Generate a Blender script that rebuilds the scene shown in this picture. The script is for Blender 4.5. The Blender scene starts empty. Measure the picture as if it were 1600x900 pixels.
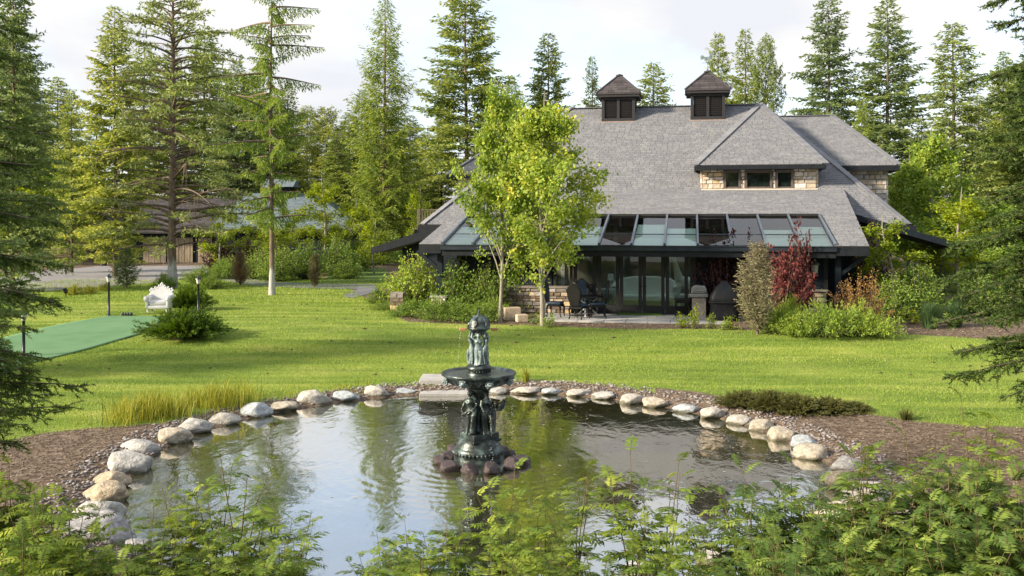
import bpy, math, random
import numpy as np
from mathutils import Vector, Matrix, noise as mnoise
R = math.radians
random.seed(7)
sc = bpy.context.scene
col = sc.collection

# ------------------------------------------------------------------ camera
F, HZ, HC = 1500.0, 345.0, 4.06          # focal length and horizon in photo pixels, eye height over the pond
cam_d = bpy.data.cameras.new('camera'); cam = bpy.data.objects.new('camera', cam_d); col.objects.link(cam)
cam.location = (0, 0, HC); cam.rotation_euler = (R(90), 0, 0)
cam_d.sensor_width = 36; cam_d.lens = F / 1600 * 36; cam_d.shift_y = -(450 - HZ) / 1600
cam_d.clip_end = 6000; cam_d.clip_start = .1
sc.camera = cam
# ------------------------------------------------------------------ light
SUN_AZ, SUN_EL = -112, 24                # azimuth clockwise from +Y
sd = Vector((math.sin(R(SUN_AZ)) * math.cos(R(SUN_EL)), math.cos(R(SUN_AZ)) * math.cos(R(SUN_EL)), math.sin(R(SUN_EL))))
sl = bpy.data.lights.new('sun', 'SUN'); sl.energy = 3.5; sl.angle = R(6); sl.color = (1, .86, .66)
so = bpy.data.objects.new('sun', sl); col.objects.link(so); so.rotation_euler = sd.to_track_quat('Z', 'Y').to_euler()
w = bpy.data.worlds.new('World'); sc.world = w; w.use_nodes = True
nt = w.node_tree; nt.nodes.clear()
def nd(t, ty, **k):
    n = t.nodes.new(ty)
    for a, b in k.items(): setattr(n, a, b)
    return n
wo = nd(nt, 'ShaderNodeOutputWorld'); bg = nd(nt, 'ShaderNodeBackground'); bg.inputs[1].default_value = .1
sky = nd(nt, 'ShaderNodeTexSky', sky_type='NISHITA', sun_disc=False, sun_elevation=R(SUN_EL), sun_rotation=R(SUN_AZ))
tc = nd(nt, 'ShaderNodeTexCoord'); mp = nd(nt, 'ShaderNodeMapping'); mp.inputs['Scale'].default_value = (1.0, 1.0, 2.6)
mp.inputs['Location'].default_value = (.35, .2, .15)
cn = nd(nt, 'ShaderNodeTexNoise'); cn.inputs['Scale'].default_value = 2.6; cn.inputs['Detail'].default_value = 7; cn.inputs['Roughness'].default_value = .52; cn.inputs['Distortion'].default_value = .25
cr = nd(nt, 'ShaderNodeValToRGB'); cr.color_ramp.elements[0].position = .40; cr.color_ramp.elements[1].position = .56
cr.color_ramp.elements[0].color = (.45, .45, .45, 1)
cn2 = nd(nt, 'ShaderNodeTexNoise'); cn2.inputs['Scale'].default_value = 4.5; cn2.inputs['Detail'].default_value = 6
cr2 = nd(nt, 'ShaderNodeValToRGB'); cr2.color_ramp.elements[0].position = .38; cr2.color_ramp.elements[1].position = .62
cr2.color_ramp.elements[0].color = (3.1, 3.18, 3.38, 1); cr2.color_ramp.elements[1].color = (3.9, 3.8, 3.66, 1)
mx = nd(nt, 'ShaderNodeMixRGB'); bl = nd(nt, 'ShaderNodeMixRGB'); bl.blend_type = 'ADD'; bl.inputs[0].default_value = 1; bl.inputs[2].default_value = (.7, 1.0, 1.5, 1)
L = nt.links.new
L(tc.outputs['Generated'], mp.inputs[0]); L(mp.outputs[0], cn.inputs[0]); L(mp.outputs[0], cn2.inputs[0])
L(cn.outputs[0], cr.inputs[0]); L(cn2.outputs[0], cr2.inputs[0]); L(cr.outputs[0], mx.inputs[0]); L(sky.outputs[0], bl.inputs[1]); L(bl.outputs[0], mx.inputs[1]); L(cr2.outputs[0], mx.inputs[2])
L(mx.outputs[0], bg.inputs[0]); L(bg.outputs[0], wo.inputs[0])
sc.view_settings.view_transform = 'Standard'; sc.view_settings.look = 'None'
sc.view_settings.exposure = 1.5; sc.view_settings.gamma = 1
sc.cycles.use_denoising = True
sc.cycles.max_bounces = 8; sc.cycles.transparent_max_bounces = 16; sc.cycles.diffuse_bounces = 3
sc.cycles.caustics_reflective = False; sc.cycles.caustics_refractive = False

# ------------------------------------------------------------------ materials
def new_mat(name):
    m = bpy.data.materials.new(name); m.use_nodes = True
    t = m.node_tree; b = t.nodes['Principled BSDF']; return m, t, b
def ramp(t, cols):
    r = nd(t, 'ShaderNodeValToRGB'); e = r.color_ramp.elements
    e[0].position = cols[0][0]; e[0].color = (*cols[0][1], 1); e[1].position = cols[-1][0]; e[1].color = (*cols[-1][1], 1)
    for p, c in cols[1:-1]: x = e.new(p); x.color = (*c, 1)
    return r
def M(name, c1, c2=None, scale=6, rough=.7, bump=0, bscale=None, metal=0, spec=.4, stretch=(1, 1, 1), c3=None, tint=False, detail=6):
    m, t, b = new_mat(name); l = t.links.new
    b.inputs['Roughness'].default_value = rough; b.inputs['Metallic'].default_value = metal; b.inputs['Specular IOR Level'].default_value = spec
    c2 = c2 or tuple(x * .8 for x in c1)
    tx = nd(t, 'ShaderNodeTexCoord'); mpp = nd(t, 'ShaderNodeMapping'); mpp.inputs['Scale'].default_value = stretch
    l(tx.outputs['Object'], mpp.inputs[0])
    n = nd(t, 'ShaderNodeTexNoise'); n.inputs['Scale'].default_value = scale; n.inputs['Detail'].default_value = detail; l(mpp.outputs[0], n.inputs[0])
    cs = [(.3, c1), (.7, c2)] if c3 is None else [(.25, c1), (.5, c2), (.75, c3)]
    rp = ramp(t, cs); src = n.outputs[0]
    if tint:
        a = nd(t, 'ShaderNodeAttribute', attribute_name='tint'); q = nd(t, 'ShaderNodeMath', operation='MULTIPLY_ADD')
        q.inputs[1].default_value = .55; l(n.outputs[0], q.inputs[0]); 
        s = nd(t, 'ShaderNodeMath', operation='MULTIPLY'); s.inputs[1].default_value = .45; l(a.outputs['Fac'], s.inputs[0]); l(s.outputs[0], q.inputs[2]); src = q.outputs[0]
    l(src, rp.inputs[0]); l(rp.outputs[0], b.inputs['Base Color'])
    if bump:
        n2 = nd(t, 'ShaderNodeTexNoise'); n2.inputs['Scale'].default_value = bscale or scale * 3; n2.inputs['Detail'].default_value = 6; l(mpp.outputs[0], n2.inputs[0])
        bp = nd(t, 'ShaderNodeBump'); bp.inputs['Strength'].default_value = bump; bp.inputs['Distance'].default_value = .03; l(n2.outputs[0], bp.inputs['Height']); l(bp.outputs[0], b.inputs['Normal'])
    return m
def leafmat(name, dark, mid, lite, transl=.35, rough=.55, rnd=.25):
    m, t, b = new_mat(name); l = t.links.new
    a = nd(t, 'ShaderNodeAttribute', attribute_name='tint'); oi = nd(t, 'ShaderNodeObjectInfo')
    ma = nd(t, 'ShaderNodeMath', operation='MULTIPLY_ADD'); ma.inputs[1].default_value = rnd; ma.inputs[2].default_value = -rnd / 2; l(oi.outputs['Random'], ma.inputs[0])
    ad = nd(t, 'ShaderNodeMath', operation='ADD'); l(a.outputs['Fac'], ad.inputs[0]); l(ma.outputs[0], ad.inputs[1])
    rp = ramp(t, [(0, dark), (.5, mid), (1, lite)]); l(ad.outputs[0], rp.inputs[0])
    l(rp.outputs[0], b.inputs['Base Color']); b.inputs['Roughness'].default_value = rough; b.inputs['Specular IOR Level'].default_value = .25
    tr = nd(t, 'ShaderNodeBsdfTranslucent'); hs = nd(t, 'ShaderNodeHueSaturation'); hs.inputs['Value'].default_value = 1.5; hs.inputs['Hue'].default_value = .485; hs.inputs['Saturation'].default_value = 1.1
    l(rp.outputs[0], hs.inputs['Color']); l(hs.outputs[0], tr.inputs[0])
    ms = nd(t, 'ShaderNodeMixShader'); ms.inputs[0].default_value = transl; l(b.outputs[0], ms.inputs[1]); l(tr.outputs[0], ms.inputs[2])
    l(ms.outputs[0], t.nodes['Material Output'].inputs[0]); return m
def glassmat(name, tintc, rough=.0, ior=1.5, dirt=0.0):
    m, t, b = new_mat(name); l = t.links.new; t.nodes.remove(b)
    fr = nd(t, 'ShaderNodeFresnel'); fr.inputs[0].default_value = ior
    gl = nd(t, 'ShaderNodeBsdfGlossy'); gl.inputs['Roughness'].default_value = rough
    tr = nd(t, 'ShaderNodeBsdfTransparent'); tr.inputs[0].default_value = (*tintc, 1)
    ms = nd(t, 'ShaderNodeMixShader'); l(fr.outputs[0], ms.inputs[0]); l(tr.outputs[0], ms.inputs[1]); l(gl.outputs[0], ms.inputs[2])
    l(ms.outputs[0], t.nodes['Material Output'].inputs[0]); return m

MT = {}
MT['needle'] = leafmat('needle', (0.104, 0.158, 0.047), (0.195, 0.258, 0.059), (0.439, 0.447, 0.095), .45)
MT['needle_blue'] = leafmat('needle_blue', (0.08, 0.129, 0.06), (0.15, 0.21, 0.075), (0.293, 0.342, 0.109), .45)
MT['needle_dark'] = leafmat('needle_dark', (0.025, 0.052, 0.014), (0.068, 0.123, 0.028), (0.188, 0.27, 0.05), .28)
MT['needle_fresh'] = leafmat('needle_fresh', (0.02, 0.042, 0.013), (0.054, 0.097, 0.022), (0.19, 0.259, 0.053), .3)
MT['larch'] = leafmat('larch', (0.102, 0.173, 0.037), (0.188, 0.26, 0.046), (0.38, 0.429, 0.078), .45)
MT['pine_needle'] = leafmat('pine_needle', (0.076, 0.126, 0.041), (0.161, 0.216, 0.064), (0.315, 0.359, 0.099), .3)
MT['maple_leaf'] = leafmat('maple_leaf', (0.133, 0.213, 0.036), (0.294, 0.4, 0.069), (0.6, 0.577, 0.109), .42)
MT['lime_leaf'] = leafmat('lime_leaf', (0.088, 0.132, 0.013), (0.209, 0.286, 0.022), (0.396, 0.44, 0.033), .45)
MT['green_leaf'] = leafmat('green_leaf', (0.096, 0.175, 0.032), (0.213, 0.313, 0.05), (0.413, 0.485, 0.078), .4)
MT['shrub_leaf'] = leafmat('shrub_leaf', (0.074, 0.147, 0.03), (0.155, 0.251, 0.04), (0.295, 0.37, 0.058), .35)
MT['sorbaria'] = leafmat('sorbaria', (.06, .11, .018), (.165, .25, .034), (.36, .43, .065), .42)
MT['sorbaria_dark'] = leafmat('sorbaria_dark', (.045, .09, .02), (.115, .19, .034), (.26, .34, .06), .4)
MT['juniper'] = leafmat('juniper', (0.021, 0.052, 0.006), (0.078, 0.147, 0.013), (0.205, 0.291, 0.024), .25)
MT['juniper_pale'] = leafmat('juniper_pale', (.12, .125, .065), (.23, .225, .12), (.38, .35, .19), .25)
MT['red_leaf'] = leafmat('red_leaf', (.045, .017, .016), (.12, .036, .032), (.26, .07, .055), .3)
MT['purple_leaf'] = leafmat('purple_leaf', (.02, .008, .010), (.06, .02, .022), (.13, .045, .035), .3)
MT['rust_leaf'] = leafmat('rust_leaf', (.13, .07, .02), (.27, .15, .045), (.4, .25, .08), .3)
MT['brown_needle'] = leafmat('brown_needle', (.12, .07, .035), (.25, .16, .08), (.36, .25, .13), .25)
MT['grass_blade'] = leafmat('grass_blade', (0.111, 0.189, 0.028), (0.224, 0.312, 0.048), (0.422, 0.481, 0.108), .3, rnd=0)
MT['tall_grass'] = leafmat('tall_grass', (0.115, 0.152, 0.018), (0.245, 0.276, 0.036), (0.475, 0.428, 0.084), .35, rnd=0)
MT['sedge'] = leafmat('sedge', (.04, .05, .012), (.10, .11, .03), (.2, .19, .06), .3, rnd=0)
MT['blue_grass'] = leafmat('blue_grass', (.03, .065, .025), (.07, .125, .045), (.14, .21, .07), .35)
MT['bark'] = M('bark', (.07, .055, .042), (.17, .14, .11), 9, .95, .8, 14, stretch=(1, 1, .25), spec=.1)
MT['bark_red'] = M('bark_red', (.10, .065, .045), (.21, .15, .11), 9, .95, .8, 14, stretch=(1, 1, .22), spec=.1)
MT['bark_grey'] = M('bark_grey', (.20, .18, .15), (.34, .31, .27), 7, .9, .5, 14, stretch=(1, 1, .3), spec=.1)
MT['twig'] = M('twig', (.09, .065, .05), (.2, .16, .13), 8, .95, spec=.1)
MT['green_stem'] = M('green_stem', (.09, .075, .03), (.16, .12, .06), 8, .8, spec=.2)
def white_base_bark():
    m, t, b = new_mat('bark_white_base'); l = t.links.new
    tx = nd(t, 'ShaderNodeTexCoord'); n = nd(t, 'ShaderNodeTexNoise'); n.inputs['Scale'].default_value = 7; n.inputs['Detail'].default_value = 8
    mpp = nd(t, 'ShaderNodeMapping'); mpp.inputs['Scale'].default_value = (1, 1, .25); l(tx.outputs['Object'], mpp.inputs[0]); l(mpp.outputs[0], n.inputs[0])
    rp = ramp(t, [(.3, (.085, .06, .045)), (.7, (.21, .155, .12))]); l(n.outputs[0], rp.inputs[0])
    rw = ramp(t, [(.3, (.25, .245, .24)), (.7, (.5, .5, .5))]); l(n.outputs[0], rw.inputs[0])
    sp = nd(t, 'ShaderNodeSeparateXYZ'); l(tx.outputs['Object'], sp.inputs[0])
    ad = nd(t, 'ShaderNodeMath', operation='MULTIPLY_ADD'); ad.inputs[1].default_value = 1.8; l(n.outputs[0], ad.inputs[0]); l(sp.outputs[2], ad.inputs[2])
    mr = nd(t, 'ShaderNodeMapRange'); mr.inputs[1].default_value = 2.75; mr.inputs[2].default_value = 2.4; l(ad.outputs[0], mr.inputs[0])
    mxx = nd(t, 'ShaderNodeMixRGB'); l(mr.outputs[0], mxx.inputs[0]); l(rp.outputs[0], mxx.inputs[1]); l(rw.outputs[0], mxx.inputs[2]); l(mxx.outputs[0], b.inputs['Base Color'])
    b.inputs['Roughness'].default_value = .95; bp = nd(t, 'ShaderNodeBump'); bp.inputs['Strength'].default_value = .9; bp.inputs['Distance'].default_value = .04; l(n.outputs[0], bp.inputs['Height']); l(bp.outputs[0], b.inputs['Normal'])
    return m
MT['bark_white'] = white_base_bark()
MT['shingle'] = M('shingle', (.146, .152, .17), (.172, .177, .194), 1.2, .9, .3, 40, c3=(.205, .208, .222), tint=True, spec=.2)
MT['shingle_dark'] = M('shingle_dark', (.045, .041, .046), (.08, .072, .078), 2, .85, .3, 30, tint=True, spec=.2)
MT['roof_deck'] = M('roof_deck', (.12, .11, .10), (.16, .15, .14), 5, .9)
MT['garage_shingle'] = M('garage_shingle', (.10, .135, .16), (.15, .19, .215), 2, .9, .3, 30, tint=True, spec=.2)
MT['navy_wood'] = M('navy_wood', (.005, .009, .014), (.010, .017, .024), 5, .6, .2, 20, stretch=(1, 6, 6), spec=.2)
MT['fascia'] = M('fascia', (.009, .011, .015), (.016, .019, .024), 5, .5, spec=.2)
MT['gutter'] = M('gutter', (.016, .022, .032), (.028, .036, .048), 3, .4, metal=.1, spec=.3)
MT['charcoal_frame'] = M('charcoal_frame', (.017, .018, .019), (.028, .028, .029), 8, .55, spec=.25)
MT['brown_frame'] = M('brown_frame', (.09, .07, .065), (.13, .10, .095), 8, .5)
MT['louver'] = M('louver', (.012, .012, .015), (.024, .022, .025), 5, .65, stretch=(6, 1, 1))
MT['mullion'] = M('mullion', (.12, .145, .18), (.18, .21, .25), 4, .35, metal=.6)
MT['sky_glass'] = glassmat('sky_glass', (.78, .94, .87), ior=1.38)
MT['pane_glass'] = glassmat('pane_glass', (.86, .93, .9), ior=1.5)
MT['dark_glass'] = M('dark_glass', (.006, .010, .010), (.012, .02, .018), 3, .03, spec=.9)
MT['white_trim'] = M('white_trim', (.7, .7, .7), (.8, .8, .8), 5, .5)
for k, (a, b_) in enumerate([((.42, .36, .28), (.56, .49, .40)), ((.50, .44, .36), (.64, .58, .50)), ((.36, .29, .22), (.52, .42, .32)), ((.30, .28, .26), (.42, .40, .38)), ((.50, .36, .20), (.60, .46, .28)), ((.56, .52, .47), (.70, .66, .61))]):
    MT['stone%d' % k] = M('stone%d' % k, a, b_, 9, .9, .6, 25, spec=.2)
MT['stone6'] = M('stone6', (.12, .09, .068), (.20, .155, .115), 9, .9, .6, 25, spec=.2)
MT['stone7'] = M('stone7', (.15, .135, .12), (.25, .225, .2), 9, .9, .6, 25, spec=.2)
MT['mortar'] = M('mortar', (.20, .18, .155), (.27, .25, .22), 12, .95, .4)
MT['interior_wall'] = M('interior_wall', (.34, .30, .235), (.46, .41, .33), 2, .8)
MT['interior_floor'] = M('interior_floor', (.22, .2, .17), (.3, .28, .24), 2, .5)
MT['white_cloth'] = M('white_cloth', (.74, .74, .70), (.82, .82, .79), 20, .75, .2)
MT['porcelain'] = M('porcelain', (.7, .72, .68), (.8, .81, .77), 6, .4)
MT['white_plastic'] = M('white_plastic', (.55, .55, .56), (.62, .62, .63), 5, .42)
MT['navy_cloth'] = M('navy_cloth', (.012, .03, .055), (.025, .05, .085), 30, .6, .2)
MT['black_lacquer'] = M('black_lacquer', (.005, .005, .006), (.010, .010, .011), 8, .35, spec=.3)
MT['black_cover'] = M('black_cover', (.006, .007, .009), (.012, .014, .017), 6, .55, .5, 5, spec=.25)
MT['steel'] = M('steel', (.2, .2, .205), (.3, .3, .3), 5, .4, metal=.6)
MT['slab'] = M('slab', (.22, .22, .225), (.32, .32, .315), 1.6, .9, .3, 30, c3=(.42, .415, .40))
MT['mat_green'] = M('mat_green', (.05, .10, .012), (.09, .15, .02), 30, .95, .6, 60)
MT['turf'] = M('turf', (.10, .20, .095), (.125, .235, .12), 1.2, .95, .4, 90, c3=(.145, .25, .135), spec=.1)
MT['lamp_black'] = M('lamp_black', (.012, .016, .024), (.02, .025, .035), 6, .4)
MT['lamp_glass'] = M('lamp_glass', (.5, .48, .44), (.6, .58, .54), 6, .3)
MT['asphalt'] = M('asphalt', (.20, .195, .20), (.28, .27, .275), 1.2, .95, .4, 60, spec=.15)
MT['path'] = M('path', (.13, .135, .15), (.19, .195, .21), 2, .95, .4, 60, spec=.15)
MT['garage_wood'] = M('garage_wood', (.24, .19, .13), (.38, .31, .22), 3, .85, .5, 20, stretch=(5, 5, .4))
MT['purple_rock'] = M('purple_rock', (.022, .017, .018), (.06, .042, .043), 5, .4, .6, 14, c3=(.12, .09, .088))
RK = [((0.248, 0.242, 0.223), (0.384, 0.372, 0.347), (0.592, 0.576, 0.544)), ((0.26, 0.223, 0.167), (0.372, 0.329, 0.26), (0.576, 0.528, 0.448)), ((0.223, 0.248, 0.267), (0.347, 0.372, 0.384), (0.56, 0.584, 0.592)), ((0.149, 0.149, 0.155), (0.248, 0.248, 0.254), (0.464, 0.456, 0.448)), ((0.273, 0.211, 0.136), (0.372, 0.304, 0.211), (0.576, 0.496, 0.384)), ((0.26, 0.155, 0.124), (0.335, 0.211, 0.174), (0.48, 0.336, 0.288)), ((0.285, 0.267, 0.229), (0.397, 0.372, 0.329), (0.592, 0.568, 0.52))]
for i, c in enumerate(RK): MT['rock%d' % i] = M('rock%d' % i, c[0], c[1], 4.5, .85, .8, 10, c3=c[2], spec=.3)
for i in range(len(RK)):       # algae stain along the waterline
    t = MT['rock%d' % i].node_tree; b = t.nodes['Principled BSDF']; src = b.inputs['Base Color'].links[0].from_socket; ge = nd(t, 'ShaderNodeNewGeometry'); sp_ = nd(t, 'ShaderNodeSeparateXYZ'); t.links.new(ge.outputs['Position'], sp_.inputs[0])
    nz_ = nd(t, 'ShaderNodeTexNoise'); nz_.inputs['Scale'].default_value = 6; t.links.new(ge.outputs['Position'], nz_.inputs[0]); ma_ = nd(t, 'ShaderNodeMath', operation='MULTIPLY_ADD'); ma_.inputs[1].default_value = -.16; t.links.new(nz_.outputs[0], ma_.inputs[0]); t.links.new(sp_.outputs[2], ma_.inputs[2])
    mr_ = nd(t, 'ShaderNodeMapRange'); mr_.inputs[1].default_value = -.01; mr_.inputs[2].default_value = -.05; mr_.inputs[4].default_value = .8; t.links.new(ma_.outputs[0], mr_.inputs[0]); mx_ = nd(t, 'ShaderNodeMixRGB'); mx_.inputs[2].default_value = (.09, .085, .05, 1); t.links.new(mr_.outputs[0], mx_.inputs[0]); t.links.new(src, mx_.inputs[1]); t.links.new(mx_.outputs[0], b.inputs['Base Color'])
MT['concrete'] = M('concrete', (.30, .29, .28), (.42, .41, .39), 4, .9, .4, 30)
MT['pebble'] = M('pebble', (.11, .092, .092), (.20, .18, .18), 3, .8, tint=True, c3=(.34, .32, .315))
MT['chip'] = M('chip', (.10, .07, .05), (.18, .135, .105), 3, .95, tint=True, c3=(.34, .28, .23), spec=.1)
MT['cone'] = M('cone', (.05, .035, .02), (.10, .07, .045), 8, .95)
MT['copper'] = M('copper', (.35, .18, .08), (.5, .28, .13), 8, .5, metal=.4)
MT['fleck'] = M('fleck', (.3, .26, .2), (.5, .46, .4), 8, .8, tint=True)
MT['drop'] = M('drop', (.8, .85, .88), (.9, .92, .95), 8, .1)
def bronze():
    m, t, b = new_mat('bronze'); l = t.links.new
    tx = nd(t, 'ShaderNodeTexCoord'); n = nd(t, 'ShaderNodeTexNoise'); n.inputs['Scale'].default_value = 6; n.inputs['Detail'].default_value = 8; l(tx.outputs['Object'], n.inputs[0])
    geo = nd(t, 'ShaderNodeNewGeometry'); rp = ramp(t, [(.28, (.008, .011, .010)), (.5, (.03, .04, .036)), (.72, (.13, .18, .175))])
    l(n.outputs[0], rp.inputs[0]); l(rp.outputs[0], b.inputs['Base Color']); b.inputs['Metallic'].default_value = .35; b.inputs['Roughness'].default_value = .34
    n2 = nd(t, 'ShaderNodeTexNoise'); n2.inputs['Scale'].default_value = 45; l(tx.outputs['Object'], n2.inputs[0]); bp = nd(t, 'ShaderNodeBump'); bp.inputs['Strength'].default_value = .5; bp.inputs['Distance'].default_value = .01
    l(n2.outputs[0], bp.inputs['Height']); l(bp.outputs[0], b.inputs['Normal']); return m
MT['bronze'] = bronze()
MT['patina'] = M('patina', (.05, .075, .075), (.16, .215, .22), 9, .45, .4, 40, metal=.2, c3=(.27, .33, .34))
def water():
    m, t, b = new_mat('water'); l = t.links.new; t.nodes.remove(b)
    tx = nd(t, 'ShaderNodeTexCoord'); mp1 = nd(t, 'ShaderNodeMapping'); mp1.inputs['Scale'].default_value = (1, .55, 1); l(tx.outputs['Object'], mp1.inputs[0])
    n = nd(t, 'ShaderNodeTexNoise'); n.inputs['Scale'].default_value = 3.0; n.inputs['Detail'].default_value = 4; n.inputs['Distortion'].default_value = .6; l(mp1.outputs[0], n.inputs[0])
    n2 = nd(t, 'ShaderNodeTexNoise'); n2.inputs['Scale'].default_value = 11; n2.inputs['Detail'].default_value = 3; l(mp1.outputs[0], n2.inputs[0])
    # rings spreading from the fountain
    vm = nd(t, 'ShaderNodeVectorMath', operation='LENGTH'); l(tx.outputs['Object'], vm.inputs[0])
    sn = nd(t, 'ShaderNodeMath', operation='MULTIPLY'); sn.inputs[1].default_value = 26; l(vm.outputs['Value'], sn.inputs[0]); ss_ = nd(t, 'ShaderNodeMath', operation='SINE'); l(sn.outputs[0], ss_.inputs[0])
    fo = nd(t, 'ShaderNodeMapRange'); fo.inputs[1].default_value = 1.0; fo.inputs[2].default_value = 4.0; fo.inputs[3].default_value = .10; fo.inputs[4].default_value = 0; l(vm.outputs['Value'], fo.inputs[0])
    rg = nd(t, 'ShaderNodeMath', operation='MULTIPLY'); l(ss_.outputs[0], rg.inputs[0]); l(fo.outputs[0], rg.inputs[1])
    a1 = nd(t, 'ShaderNodeMath', operation='MULTIPLY_ADD'); a1.inputs[1].default_value = .16; l(n2.outputs[0], a1.inputs[0]); l(n.outputs[0], a1.inputs[2])
    a2 = nd(t, 'ShaderNodeMath', operation='ADD'); l(a1.outputs[0], a2.inputs[0]); l(rg.outputs[0], a2.inputs[1])
    bp = nd(t, 'ShaderNodeBump'); bp.inputs['Strength'].default_value = .12; bp.inputs['Distance'].default_value = .05; l(a2.outputs[0], bp.inputs['Height'])
    f0 = nd(t, 'ShaderNodeFresnel'); f0.inputs[0].default_value = 1.33; l(bp.outputs[0], f0.inputs['Normal']); fr = nd(t, 'ShaderNodeMapRange'); fr.inputs[1].default_value = .02; fr.inputs[2].default_value = .32; fr.inputs[3].default_value = .52; fr.inputs[4].default_value = .9; l(f0.outputs[0], fr.inputs[0])
    gl = nd(t, 'ShaderNodeBsdfGlossy'); gl.inputs['Roughness'].default_value = .03; l(bp.outputs[0], gl.inputs['Normal'])
    tr = nd(t, 'ShaderNodeBsdfTransparent'); tr.inputs[0].default_value = (.62, .66, .42, 1)
    df = nd(t, 'ShaderNodeBsdfDiffuse'); df.inputs[0].default_value = (.15, .15, .062, 1)
    m0 = nd(t, 'ShaderNodeMixShader'); m0.inputs[0].default_value = .62; l(tr.outputs[0], m0.inputs[1]); l(df.outputs[0], m0.inputs[2])
    ms = nd(t, 'ShaderNodeMixShader'); l(fr.outputs[0], ms.inputs[0]); l(m0.outputs[0], ms.inputs[1]); l(gl.outputs[0], ms.inputs[2])
    l(ms.outputs[0], t.nodes['Material Output'].inputs[0]); return m
MT['water'] = water()
MT['bowl_water'] = M('bowl_water', (.03, .04, .03), (.06, .07, .05), 12, .06, .6, 30, spec=.9)

# ------------------------------------------------------------------ mesh helpers
def np_mesh(name, V, faces, tint=None, smooth=False):
    V = np.asarray(V, np.float32).reshape(-1, 3); faces = np.asarray(faces, np.int32); k = faces.shape[1]; n = len(faces)
    me = bpy.data.meshes.new(name); me.vertices.add(len(V)); me.vertices.foreach_set('co', V.ravel())
    me.loops.add(n * k); me.loops.foreach_set('vertex_index', faces.ravel()); me.polygons.add(n)
    me.polygons.foreach_set('loop_start', np.arange(0, n * k, k, dtype=np.int32))
    if smooth: me.polygons.foreach_set('use_smooth', np.ones(n, bool))
    me.update(calc_edges=True)
    if tint is not None:
        a = me.attributes.new('tint', 'FLOAT', 'POINT'); a.data.foreach_set('value', np.asarray(tint, np.float32))
    return me
def link(name, me, mat=None, parent=None, loc=None, rz=None):
    o = bpy.data.objects.new(name, me); col.objects.link(o)
    if mat is not None and not me.materials: me.materials.append(MT[mat] if isinstance(mat, str) else mat)
    if parent is not None: o.parent = parent
    if loc is not None: o.location = loc
    if rz is not None: o.rotation_euler[2] = rz
    return o
def tag(o, label=None, cat=None, group=None, kind=None):
    if label: o['label'] = label
    if cat: o['category'] = cat
    if group: o['group'] = group
    if kind: o['kind'] = kind
    return o
def thing(name, label, cat, loc=(0, 0, 0), rz=0, group=None, scale=1):
    o = bpy.data.objects.new(name, None); col.objects.link(o); o.location = loc; o.rotation_euler = (0, 0, rz)
    o.scale = (scale,) * 3 if not hasattr(scale, '__len__') else scale; o.empty_display_size = .2
    return tag(o, label, cat, group)
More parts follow.
